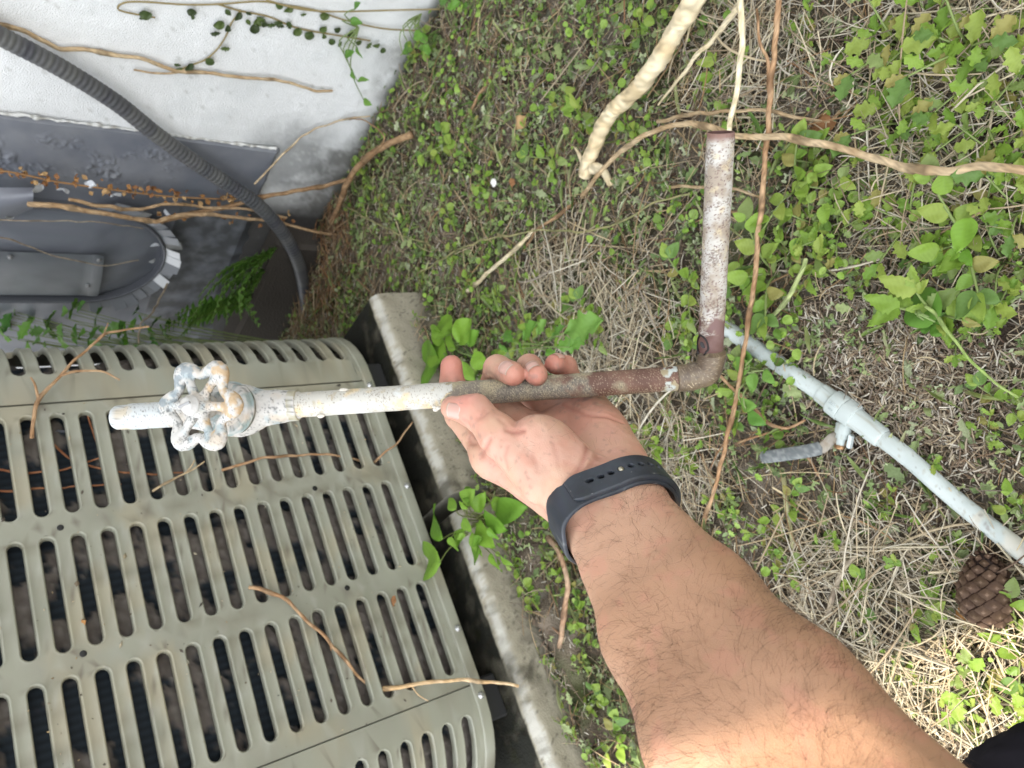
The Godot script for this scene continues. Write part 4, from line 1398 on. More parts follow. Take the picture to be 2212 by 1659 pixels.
# ---------------------------------------------------------------- stems, vines, roots and twigs
func stick(called: String, label: String, category: String, lines: Array, colours: Array, m: Material, group := "", knots := true) -> void:
	# lines: [points, radius at the start, radius at the end]; the first is the thing's main stem
	var mb := Mesher.new()
	for l in lines:
		var pts := curve(l[0], 0.004)
		var rad := PackedFloat32Array()
		var col := PackedColorArray()
		for i in pts.size():
			var t := float(i) / maxi(1, pts.size() - 1)
			pts[i] += Vector3(sn(pts[i], 25.0), sn(pts[i] + Vector3(5, 5, 5), 25.0), sn(pts[i] + Vector3(9, 2, 4), 25.0)) * 0.0014
			var knot := 1.0
			if knots:
				knot += 0.35 * pow(absf(sin(float(i) * 0.11 + l[1] * 3000.0)), 24.0)
			rad.append(lerpf(l[1], l[2], t) * (1.0 + 0.16 * fn(pts[i], 60.0)) * knot)
			var c: Color = (colours[0] as Color).lerp(colours[1], clampf(0.5 + 1.4 * fn(pts[i] + Vector3(1, 1, 1), 40.0), 0, 1))
			col.append(c.darkened(0.35 if knot > 1.2 else 0.0))
		if not knots:
			for i in rad.size():
				rad[i] *= 1.0 + 0.022 * sin(i * 1.3 + 2.0 * sn(pts[i], 40.0)) + 0.07 * sn(pts[i] + Vector3(4, 4, 4), 34.0)
		var k0 := mb.v.size()
		tube(mb, pts, rad, 12, col)
		for i in range(k0, mb.v.size()):
			var p := mb.v[i]
			var g := 1.0 + 0.55 * fn(p + Vector3(3, 9, 1), 320.0) + 0.5 * fn(p, 900.0)
			mb.v[i] += mb.n[i] * rad[0] * 0.10 * fn(p, 300.0)
			mb.c[i] = Color(mb.c[i].r * g, mb.c[i].g * g, mb.c[i].b * g)
	var o := solo(called, mb.commit(), m, label, category, group)

func gl(list: Array, height: float) -> Array:
	# picture points laid on the ground, at one height or at their own
	var out := []
	for q in list:
		out.append(G(q[0], q[1], q[2] if q.size() > 2 else height))
	return out
func wl(list: Array, off: float) -> Array:
	var out := []
	for q in list:
		out.append(W(q[0], q[1], q[2] if q.size() > 2 else off))
	return out
func al(list: Array, off: float) -> Array:
	var out := []
	for q in list:
		out.append(A(q[0], q[1], q[2] if q.size() > 2 else off))
	return out

func build_sticks() -> void:
	var tan_ := [Color(0.34, 0.235, 0.13), Color(0.45, 0.34, 0.21)]
	var orange := [Color(0.29, 0.165, 0.085), Color(0.40, 0.26, 0.15)]
	var pale := [Color(0.58, 0.48, 0.30), Color(0.66, 0.57, 0.40)]
	var grey := [Color(0.27, 0.21, 0.15), Color(0.36, 0.30, 0.22)]
	var olive := [Color(0.20, 0.20, 0.09), Color(0.28, 0.25, 0.12)]
	var brown := [Color(0.23, 0.135, 0.07), Color(0.31, 0.20, 0.11)]
	stick("thick_root", "thick pale knobbly root lying on the weeds beyond the copper pipe", "root", [[gl([[1530, -60, 0.05], [1497, 5, 0.05], [1462, 60, 0.048], [1425, 128, 0.045], [1372, 195, 0.042], [1322, 240, 0.04], [1296, 290, 0.035], [1272, 345, 0.028], [1264, 378, 0.02]], 0.04), 0.0118, 0.0085], [gl([[1280, 365, 0.025], [1305, 370, 0.02], [1318, 400, 0.012]], 0.02), 0.008, 0.004], [gl([[1260, 352, 0.025], [1252, 335, 0.028], [1240, 318, 0.02]], 0.02), 0.003, 0.0012]], [Color(0.50, 0.39, 0.23), Color(0.66, 0.56, 0.38)], bark, "", false)
	stick("pale_root", "thin pale root rising from behind the open copper pipe to the photo's top", "root", [[gl([[1566, 320, 0.06], [1578, 262, 0.07], [1592, 200, 0.08], [1598, 130, 0.09], [1603, 60, 0.10], [1598, -20, 0.11], [1596, -80, 0.12]], 0.08), 0.0025, 0.0032], [gl([[1600, 8, 0.10], [1560, 62, 0.08], [1510, 115, 0.06], [1470, 165, 0.04], [1445, 195, 0.02], [1425, 225, 0.01]], 0.05), 0.0030, 0.0014], [gl([[1510, -20, 0.05], [1498, 30, 0.04], [1480, 95, 0.02], [1472, 130, 0.01]], 0.04), 0.0016, 0.0009]], pale, bark, "", false)
	stick("long_vine", "long orange brown vine running down from the photo's top past the copper pipe", "vine", [[gl([[1690, -60, 0.05], [1678, 20, 0.05], [1666, 180, 0.045], [1657, 300, 0.045], [1640, 480, 0.04], [1622, 660, 0.035], [1596, 830, 0.035], [1556, 1010, 0.03], [1522, 1125, 0.02], [1505, 1190, 0.01]], 0.03), 0.0028, 0.0021], [gl([[1666, 180, 0.045], [1655, 130, 0.05], [1640, 80, 0.05], [1632, 20, 0.05]], 0.04), 0.002, 0.001]], orange, bark)
	stick("crossing_vine", "tan woody vine crossing the long orange vine towards the photo's right edge", "vine", [[gl([[1258, 425, 0.01], [1290, 380, 0.03], [1340, 330, 0.035], [1400, 290, 0.04], [1500, 268, 0.045], [1585, 293, 0.05], [1700, 297, 0.05], [1800, 315, 0.05], [1900, 345, 0.05], [1990, 366, 0.05], [2110, 363, 0.05], [2215, 367, 0.05], [2300, 372, 0.04]], 0.03), 0.0026, 0.0036]], tan_, bark)
	stick("looped_vine", "thin tan stem arching above the crossing vine", "stem", [[gl([[1420, 262, 0.02], [1480, 250, 0.03], [1560, 242, 0.035], [1640, 240, 0.035], [1720, 252, 0.03], [1790, 262, 0.02], [1815, 240, 0.01]], 0.02), 0.0022, 0.0014], [gl([[1440, 405, 0.01], [1500, 404, 0.02], [1590, 410, 0.02], [1650, 430, 0.02]], 0.02), 0.0018, 0.0014]], tan_, bark)
	stick("dry_stalk", "straight pale dry stalk pointing up from the middle of the clippings", "stalk", [[gl([[1010, 628, 0.012], [1060, 585, 0.02], [1110, 540, 0.025], [1155, 497, 0.02]], 0.02), 0.0034, 0.0024]], pale, bark)
	stick("green_runner", "thin olive runner stretching across the clippings below the thick root", "runner", [[gl([[905, 590, 0.02], [980, 545, 0.025], [1040, 520, 0.03], [1110, 507, 0.03], [1180, 497, 0.03], [1260, 500, 0.03], [1340, 480, 0.03], [1410, 440, 0.025], [1490, 420, 0.02]], 0.025), 0.0015, 0.0012], [gl([[740, 440, 0.01], [790, 470, 0.03], [850, 500, 0.03], [930, 530, 0.03]], 0.02), 0.0016, 0.0012]], olive, bark)
	stick("crossed_twig", "brown twig lying below the thick root's end, across the runner", "twig", [[gl([[1240, 440, 0.01], [1200, 470, 0.02], [1160, 500, 0.02], [1130, 540, 0.01]], 0.02), 0.0024, 0.0016], [gl([[1060, 165, 0.01], [1030, 215, 0.015], [1008, 255, 0.01]], 0.01), 0.003, 0.002]], brown, bark)
	stick("corner_branch", "thick brown branch curving out from the foot of the white wall", "branch", [[gl([[890, 290, 0.02], [845, 308, 0.04], [800, 335, 0.05], [765, 372, 0.05], [745, 405, 0.045], [732, 445, 0.035], [715, 480, 0.02]], 0.03), 0.0058, 0.0045], [gl([[790, 345, 0.045], [830, 300, 0.06], [790, 262, 0.06], [740, 258, 0.06]], 0.05), 0.0016, 0.001]], brown, bark)
	stick("side_twig", "curved grey brown twig lying beside the forearm's right edge", "twig", [[gl([[1765, 1360, 0.012], [1790, 1318, 0.018], [1808, 1262, 0.02], [1832, 1222, 0.02], [1868, 1185, 0.015], [1905, 1160, 0.01]], 0.015), 0.0032, 0.0018]], grey, bark)
	stick("short_twig", "short straight dark twig lying below the curved grey twig", "twig", [[gl([[1918, 1228, 0.012], [1945, 1272, 0.014], [1968, 1305, 0.012]], 0.012), 0.0022, 0.0014], [gl([[1950, 1195, 0.012], [2000, 1200, 0.016], [2065, 1206, 0.02], [2085, 1210, 0.02]], 0.012), 0.0016, 0.0012]], grey, bark)
	stick("pad_vine", "brown woody vine creeping along the ground beside the concrete pad", "vine", [[gl([[1188, 1720, 0.03], [1205, 1650, 0.03], [1216, 1585, 0.035], [1213, 1510, 0.035], [1200, 1445, 0.035], [1212, 1370, 0.035], [1225, 1280, 0.03], [1219, 1225, 0.025], [1205, 1190, 0.02], [1185, 1160, 0.01]], 0.03), 0.0042, 0.0034], [gl([[1212, 1375, 0.03], [1180, 1350, 0.035], [1140, 1392, 0.04], [1120, 1400, 0.05]], 0.03), 0.0014, 0.001]], [Color(0.33, 0.20, 0.12), Color(0.44, 0.30, 0.20)], bark)
	stick("orange_twig", "thin orange twig running from the brass elbow down to the valve lever", "twig", [[gl([[1555, 812, 0.03], [1590, 845, 0.03], [1630, 885, 0.025], [1660, 915, 0.02], [1700, 925, 0.015], [1740, 905, 0.01]], 0.02), 0.0020, 0.0014], [gl([[1590, 960, 0.012], [1640, 940, 0.015], [1690, 930, 0.012]], 0.01), 0.0016, 0.001], [gl([[1735, 975, 0.01], [1760, 1010, 0.012], [1780, 1040, 0.01]], 0.01), 0.0018, 0.001]], orange, bark)
	stick("fallen_twig", "yellow green stem lying across the ground below the valve lever", "stem", [[gl([[1690, 1010, 0.012], [1698, 1090, 0.016], [1712, 1170, 0.016], [1722, 1250, 0.01]], 0.02), 0.0028, 0.0022]], [Color(0.30, 0.28, 0.14), Color(0.38, 0.36, 0.20)], bark)
	stick("green_runner", "thin bright green stem slanting down beyond the white pipe at the right edge", "stem", [[gl([[2000, 660, 0.03], [2030, 690, 0.03], [2080, 755, 0.03], [2140, 820, 0.03], [2200, 860, 0.03]], 0.02), 0.0014, 0.0010]], [Color(0.24, 0.33, 0.09), Color(0.30, 0.38, 0.13)], bark)
	stick("green_runner", "short pale green stem lying left of the long lance leaf, above the white pipe", "runner", [[gl([[1740, 560, 0.03], [1715, 620, 0.04], [1690, 660, 0.04], [1660, 690, 0.02]], 0.02), 0.0022, 0.002]], [Color(0.26, 0.32, 0.12), Color(0.32, 0.36, 0.16)], bark)
	# stuck on the condenser
	stick("forked_twig", "forked light brown twig caught on the condenser left of the valve wheel", "twig", [[al([[70, 945, 0.004], [72, 900, 0.012], [85, 862, 0.016], [130, 812, 0.02], [165, 776, 0.02], [205, 742, 0.02], [232, 718, 0.02], [270, 712, 0.02], [322, 706, 0.02]], 0.01), 0.0022, 0.0012], [al([[128, 812, 0.02], [165, 803, 0.022], [215, 803, 0.02], [258, 821, 0.016]], 0.02), 0.0017, 0.001], [al([[85, 862, 0.016], [78, 835, 0.02], [68, 815, 0.02]], 0.02), 0.0018, 0.001], [al([[205, 742, 0.02], [222, 725, 0.025], [232, 700, 0.03]], 0.02), 0.001, 0.0007]], orange, bark)
	stick("slot_twig", "thin reddish twig threaded through the upper louvre slots right of the wheel", "twig", [[al([[480, 1016, 0.003], [530, 1000, 0.006], [580, 988, 0.008], [650, 982, 0.006], [705, 981, 0.003], [755, 990, -0.008], [805, 1003, -0.012]], 0.004), 0.0019, 0.0012], [al([[805, 1003, -0.008], [830, 980, 0.004], [862, 952, 0.02], [890, 912, 0.03]], 0.01), 0.0016, 0.001]], orange, bark)
	stick("needle_twig", "short forked dry twig lying on the louvres below the wheel", "twig", [[al([[330, 1062, 0.004], [365, 1042, 0.006], [400, 1022, 0.006], [442, 997, 0.008]], 0.005), 0.0014, 0.0009], [al([[400, 1022, 0.006], [412, 1008, 0.008], [420, 992, 0.01]], 0.006), 0.001, 0.0007]], tan_, bark)
	stick("tangled_twigs", "tangle of thin red brown stems behind the louvre slots at the left edge", "twig", [[al([[-20, 1010, -0.012], [60, 1020, -0.014], [150, 1010, -0.012], [230, 985, -0.012]], -0.012), 0.0013, 0.001], [al([[90, 930, -0.012], [150, 990, -0.014], [230, 1015, -0.012], [330, 1025, -0.012], [400, 1020, -0.01]], -0.012), 0.0015, 0.001], [al([[-20, 1060, -0.012], [60, 1058, -0.014], [160, 1050, -0.013], [260, 1046, -0.012]], -0.012), 0.0013, 0.001], [al([[190, 900, -0.012], [210, 960, -0.013], [235, 1020, -0.012]], -0.012), 0.0012, 0.001]], [Color(0.22, 0.085, 0.04), Color(0.30, 0.14, 0.07)], bark)
	stick("bent_twig", "bent tan twig lying slantwise over the middle louvres of the condenser", "twig", [[al([[537, 1270, 0.006], [575, 1277, 0.008], [620, 1300, 0.009], [662, 1338, 0.008], [705, 1380, 0.006], [745, 1425, 0.004], [778, 1462, -0.004], [795, 1480, -0.012]], 0.006), 0.0024, 0.0018], [al([[700, 1375, 0.006], [712, 1392, 0.01], [715, 1405, 0.012]], 0.008), 0.0009, 0.0006]], orange, bark)
	stick("jutting_twig", "pale twig jutting from the lowest louvres out over the concrete pad", "twig", [[al([[826, 1490, -0.004], [880, 1481, 0.008], [940, 1472, 0.016], [1000, 1470, 0.026], [1060, 1474, 0.034], [1122, 1482, 0.04]], 0.01), 0.0026, 0.0019], [al([[890, 1480, 0.008], [905, 1500, 0.006], [925, 1515, 0.004]], 0.006), 0.0009, 0.0006]], [Color(0.50, 0.33, 0.17), Color(0.60, 0.44, 0.27)], bark)
	stick("leaning_twig", "slender brown twig leaning between the duct cover and the condenser", "twig", [[wl([[362, 612, 0.06], [345, 645, 0.10], [325, 680, 0.16], [305, 700, 0.2], [300, 740, 0.24]], 0.1), 0.0018, 0.0012]], grey, bark)
	# on the wall
	stick("wall_vine", "bare brown vine stem climbing across the white wall below the green creeper", "vine", [[wl([[-60, 42], [0, 56], [45, 66], [85, 84], [130, 104], [178, 106], [240, 118], [310, 127], [345, 140], [388, 154], [450, 158], [530, 168], [600, 173], [655, 188], [690, 197], [718, 197]], 0.008), 0.0034, 0.0022], [wl([[388, 154], [350, 158], [310, 155], [288, 152]], 0.008), 0.0018, 0.0014]], tan_, bark)
	var t := thing("creeping_vine", "thin vine with tiny dark leaves trailing over the white wall's top", "vine", W(600, 15, 0.006))
	var mb := Mesher.new()
	for l in [wl([[335, 38], [270, 26], [254, 18], [268, 6], [310, 4], [400, 10], [470, 9], [560, 3], [610, 10], [680, 22], [740, 42], [830, 62], [920, 66]], 0.007), wl([[470, 9], [520, 24], [580, 36], [640, 60], [720, 75], [800, 88]], 0.006), wl([[520, 22], [500, 50], [488, 78], [470, 105], [445, 128], [415, 140], [385, 152]], 0.006), wl([[575, 0], [650, 20], [730, 25], [850, 22], [950, 20]], 0.02)]:
		var pts := curve(l, 0.004)
		tube(mb, pts, fill(pts.size(), 0.0013), 6, PackedColorArray([Color(0.24, 0.19, 0.09)]))
	part(t, "stem", mb.commit(), bark)
	var dark := [green(0.035, 0.05, 0.02), green(0.05, 0.075, 0.025), green(0.07, 0.10, 0.03)]
	for q in [[470, 104], [445, 130], [418, 137], [395, 150], [388, 140], [480, 70], [495, 66], [482, 46], [485, 20], [520, 30], [530, 40], [545, 33], [560, 42], [575, 45], [590, 46], [545, 55], [555, 60], [575, 58], [610, 18], [635, 18], [660, 28], [690, 30], [600, 50], [615, 60], [628, 65], [648, 58], [655, 70], [668, 80], [690, 70], [700, 85], [715, 80], [735, 62], [740, 85], [760, 82], [780, 92], [800, 88], [405, 22], [420, 25], [300, 32], [318, 36], [820, 95], [830, 100]]:
		var yaw := rr(0, TAU)
		var x := Vector3(-0.25, sin(yaw), cos(yaw)).normalized()
		var up := (Vector3(-1, 0, 0) - x * x.dot(Vector3(-1, 0, 0))).normalized()
		leaf_part(t, [3, 0, 1][rng.randi() % 3], W(q[0] + rr(-4, 4), q[1] + rr(-4, 4), 0.008) - t.position, Basis(x, up, x.cross(up)), rr(0.010, 0.017), pick(dark))
	stick("dry_vine", "dry vine stems running side by side across the duct cover to the wall's foot", "vine", [[wl([[60, 440, 0.085], [130, 446, 0.09], [200, 458, 0.09], [270, 468, 0.085], [330, 478, 0.075], [355, 472, 0.07], [420, 462, 0.06], [500, 468, 0.055], [590, 478, 0.05], [680, 500, 0.05], [760, 512, 0.06], [820, 515, 0.07]], 0.07), 0.0042, 0.0022], [wl([[150, 432, 0.08], [230, 446, 0.08], [300, 452, 0.07], [370, 440, 0.06], [450, 448, 0.05], [540, 452, 0.05], [620, 470, 0.05]], 0.06), 0.0030, 0.0018]], [Color(0.30, 0.19, 0.10), Color(0.42, 0.29, 0.17)], bark)
	stick("dry_vine", "thicker brown stem at the lower edge of the flashing, meeting the conduit", "vine", [[wl([[345, 478, 0.06], [420, 460, 0.05], [500, 444, 0.045], [570, 425, 0.04], [640, 412, 0.03], [700, 402, 0.02], [760, 385, 0.02]], 0.04), 0.0042, 0.0038]], brown, bark)
	stick("slender_vine", "pale straight stem slanting from the conduit up the white wall", "stem", [[wl([[550, 398, 0.03], [600, 345, 0.02], [640, 308, 0.014], [668, 284, 0.01], [700, 272, 0.01], [745, 258, 0.012], [800, 250, 0.02]], 0.02), 0.0018, 0.0012]], [Color(0.38, 0.28, 0.17), Color(0.48, 0.38, 0.25)], bark)
	stick("slender_vine", "hair-thin grey stem lying across the smooth duct cover plate", "stem", [[wl([[-30, 474, 0.075], [60, 478, 0.075], [170, 478, 0.072], [250, 484, 0.066], [310, 494, 0.05]], 0.07), 0.0010, 0.0008], [wl([[-30, 506, 0.075], [20, 518, 0.075], [60, 530, 0.075], [110, 552, 0.072], [170, 564, 0.07], [230, 574, 0.06], [300, 562, 0.045]], 0.07), 0.0012, 0.0008]], grey, bark)
	# the dried flower heads along the upper vine
	var heads := thing("dried_flower_vine", "dry vine crowded with shrivelled orange brown flower heads above the duct cover", "vine", W(200, 400, 0.05))
	mb = Mesher.new()
	var line := curve(wl([[-40, 362, 0.05], [40, 375, 0.05], [120, 392, 0.05], [200, 404, 0.05], [290, 416, 0.045], [360, 424, 0.04], [430, 428, 0.035], [490, 430, 0.03], [520, 428, 0.028]], 0.05), 0.004)
	tube(mb, line, fill(line.size(), 0.0016), 6, PackedColorArray([Color(0.30, 0.17, 0.08)]))
	part(heads, "stem", mb.commit(), bark)
	for i in 110:
		var at: Vector3 = line[int(rng.randf() * (line.size() - 1))] + Vector3(rr(-0.008, 0.008), rr(-0.012, 0.012), rr(-0.012, 0.012))
		if i % 5 == 4:
			at = W(rr(330, 640), 470 + rr(-14, 14), 0.05)
		var b := Basis(Vector3(rr(-1, 1), rr(-1, 1), rr(-1, 1)).normalized(), rr(0, TAU))
		var o := MeshInstance3D.new()
		o.name = "flower_head"
		o.mesh = leaf_kinds[5]
		o.material_override = dry_mats[rng.randi() % 3]
		heads.add_child(o, true)
		o.transform = Transform3D(b.scaled_local(Vector3.ONE * rr(0.006, 0.014)), at - heads.position)
	# fallen dry leaves and a little white shell
	for q in [[1130, 250, 0.026, "crumpled orange brown dead leaf lying left of the thick root"], [1105, 385, 0.016, "small folded brown dead leaf below the crumpled one"], [2062, 1330, 0.02, "curled red brown dead leaf beside the pine cone"], [1800, 262, 0.030, "dark flattened dead leaf at the end of the arched stem"], [180, 1340, 0.012, "tan leaf scrap caught in a louvre slot of the condenser"], [850, 1310, 0.014, "dry leaf curl stuck to the condenser beside the pad"]]:
		var p := G(q[0], q[1], 0.02)
		if q[0] == 180 or q[0] == 850:
			p = A(q[0], q[1], 0.004)
		var o := solo("dead_leaf", leaf_kinds[5], dry_mats[rng.randi() % 3], q[3], "leaf")
		o.transform = Transform3D((Basis(Vector3.UP, rr(0, TAU)) * Basis(Vector3(1, 0, 0), rr(-0.5, 0.5))).scaled_local(Vector3.ONE * q[2]), p)
	for q in [[1066, 394, "tiny white snail shell lying among the clippings"], [1430, 140, "small white chip lying beside the thick root"]]:
		var s := Mesher.new()
		var p := G(q[0], q[1], 0.02)
		var turns := PackedVector3Array()
		var rad := PackedFloat32Array()
		for i in 40:
			var a := i * 0.42
			var g := 0.0006 + 0.0042 * pow(i / 39.0, 1.4)
			turns.append(p + Vector3(cos(a) * g, (1.0 - i / 39.0) * 0.003, sin(a) * g))
			rad.append(0.0004 + 0.0022 * pow(i / 39.0, 1.2))
		tube(s, turns, rad, 8, PackedColorArray([Color(0.75, 0.72, 0.68)]))
		solo("snail_shell", s.commit(), satin, q[2], "shell")

func build_specks() -> void:
	# lint, grit and chaff stuck to the louvred front
	var places := []
	var tints := []
	for i in 420:
		var x := rr(-15.0, 0.4) * ROW
		var r := rr(-15.6, 3.0)
		var f := r - floorf(r)
		if f < 0.24 or f > 0.76:
			if rng.randf() < 0.75:
				continue
		var big := rr(0.001, 0.0034) if i % 9 else rr(0.004, 0.009)
		var b := Basis(Vector3(0, 0, 1), rr(0, TAU)) * Basis(Vector3(1, 0, 0), PI / 2 + rr(-0.3, 0.3))
		places.append(Transform3D(b * Basis.from_scale(Vector3(big, big * 0.6, big * rr(0.4, 0.9))), Vector3(x, row_y(r), 0.0012)))
		tints.append(mixed([Color(0.10, 0.08, 0.06), Color(0.33, 0.24, 0.13), Color(0.42, 0.36, 0.26), Color(0.16, 0.15, 0.11), Color(0.05, 0.045, 0.04)]))
	scatter("grit_specks", leaf_kinds[5], straw_mat, places, tints, "specks of grit and chaff stuck to the condenser's louvred front")
# ---------------------------------------------------------------- the held pipe with its valve
func corroded(p: Vector3) -> Color:
	# old white paint over brass gone blue green and brown
	var c := Color(0.50, 0.485, 0.455)
	c = c.lerp(Color(0.44, 0.36, 0.27), clampf(2.0 * fn(p + Vector3(3, 1, 7), 40.0) - 0.25, 0, 0.7))
	c = c.lerp(Color(0.27, 0.34, 0.36), clampf(2.4 * fn(p + Vector3(1, 9, 2), 60.0) - 0.6, 0, 0.75))
	c = c.lerp(Color(0.10, 0.10, 0.10), clampf(3.4 * fn(p, 620.0) - 1.0 + 2.2 * fn(p + Vector3(2, 2, 9), 80.0), 0, 0.75))
	c = c.lerp(Color(0.13, 0.13, 0.13), clampf(3.0 * fn(p + Vector3(5, 5, 5), 120.0) - 1.2, 0, 0.7))
	return c

func run_colour(p: Vector3, x: float, up: float) -> Color:
	# x runs along the pipe in picture units, up is -1..1 across it
	var chalk := Color(0.455, 0.44, 0.395)
	chalk = chalk.lerp(Color(0.62, 0.46, 0.22), clampf(2.0 * fn(p + Vector3(8, 1, 1), 45.0) - 0.45 + 0.35 * clampf((x - 880) / 90.0, 0, 1), 0, 0.65))
	chalk = chalk.lerp(Color(0.16, 0.13, 0.10), clampf(5.0 * fn(p, 750.0) - 1.55 + 1.2 * fn(p + Vector3(7, 2, 2), 60.0), 0, 0.75))
	chalk = chalk.lerp(Color(0.55, 0.58, 0.57), clampf(2.5 * fn(p + Vector3(2, 6, 1), 30.0) - 0.6, 0, 0.6))
	chalk = chalk.lerp(Color(0.20, 0.15, 0.095), clampf((0.035 - absf(sn(p + Vector3(1, 4, 2), 75.0) + 0.3 * sn(p, 300.0))) * 40.0, 0, 1) * clampf(2.5 * fn(p + Vector3(6, 6, 2), 35.0), 0, 0.8))
	chalk = chalk.lerp(Color(0.36, 0.30, 0.20), clampf(2.6 * fn(p + Vector3(9, 2, 5), 110.0) - 0.7, 0, 0.55))
	var dust := Color(0.30, 0.255, 0.165).lerp(Color(0.165, 0.145, 0.115), clampf(0.5 + 2.0 * fn(p, 40.0), 0, 1))
	dust = dust.lerp(Color(0.085, 0.075, 0.065), clampf(4.0 * fn(p + Vector3(4, 4, 1), 800.0) - 0.35, 0, 0.8) * clampf((x - 1030) / 50.0, 0, 1))
	dust = dust.lerp(Color(0.40, 0.34, 0.23), clampf(4.0 * fn(p + Vector3(1, 7, 4), 900.0) - 0.6, 0, 0.7))
	var bare := Color(0.115, 0.060, 0.044).lerp(Color(0.165, 0.092, 0.066), clampf(0.5 + 2.0 * fn(p, 35.0), 0, 1))
	bare = bare.lerp(Color(0.36, 0.29, 0.20), clampf(5.0 * fn(p + Vector3(4, 4, 1), 800.0) - 1.5 + 2.2 * clampf(-up - 0.45, 0, 1), 0, 0.75))
	var edge := 968.0 + 24.0 * up + 55.0 * fn(p, 55.0)
	var c := chalk if x < edge else dust
	if x > edge and x < edge + 9.0 and up < 0.1:
		c = Color(0.50, 0.40, 0.24)
	c = c.lerp(bare, clampf((x - 1235.0 + 160.0 * fn(p, 50.0)) / 70.0, 0, 1))
	if x > 1425:
		var g := Color(0.46, 0.50, 0.47).lerp(Color(0.33, 0.28, 0.17), clampf(0.5 + 3.0 * fn(p, 90.0), 0, 1))
		c = c.lerp(g, clampf((x - 1430.0 + 220.0 * fn(p, 80.0)) / 18.0, 0, 1) * 0.9)
	return c

func elbow_colour(p: Vector3) -> Color:
	var c := Color(0.155, 0.11, 0.064).lerp(Color(0.095, 0.064, 0.042), clampf(0.5 + 2.0 * fn(p, 50.0), 0, 1))
	c = c.lerp(Color(0.36, 0.30, 0.20), clampf(4.5 * fn(p + Vector3(3, 2, 1), 800.0) - 1.3, 0, 0.6))
	return c.lerp(Color(0.07, 0.05, 0.035), clampf(3.5 * fn(p + Vector3(7, 7, 1), 180.0) - 1.1, 0, 0.6))

func upright_colour(p: Vector3, t: float) -> Color:
	# t from the elbow (0) to the open end (1)
	var bare := Color(0.125, 0.066, 0.055).lerp(Color(0.17, 0.105, 0.095), clampf(0.5 + 2.0 * fn(p, 40.0), 0, 1))
	var crust := Color(0.45, 0.43, 0.39).lerp(Color(0.30, 0.25, 0.195), clampf(0.45 + 1.8 * fn(p + Vector3(1, 1, 6), 60.0), 0, 1))
	crust = crust.lerp(Color(0.50, 0.42, 0.27), clampf(2.4 * fn(p + Vector3(2, 2, 2), 70.0) - 0.75 + 0.5 * clampf(0.45 - t, 0, 1), 0, 0.6))
	crust = crust.lerp(Color(0.16, 0.125, 0.10), clampf(2.4 * fn(p, 480.0) - 0.75 + 2.4 * fn(p + Vector3(3, 3, 3), 75.0), 0, 0.75))
	var cover := clampf((t - 0.185 + 0.14 * fn(p, 55.0)) * 26.0, 0, 1)
	cover *= 1.0 - clampf(4.0 * fn(p + Vector3(5, 1, 9), 420.0) - 0.4 + 2.6 * clampf(0.42 - t, 0, 1) - 0.55, 0, 1) * 0.9
	var c := bare.lerp(crust, cover)
	return c.lerp(Color(0.19, 0.10, 0.08), clampf((t - 0.965) * 40.0, 0, 0.9))

func steps(a: float, b: float, n: int, r: float) -> Array:
	var out := []
	for i in n + 1:
		out.append([lerpf(a, b, float(i) / n), r])
	return out

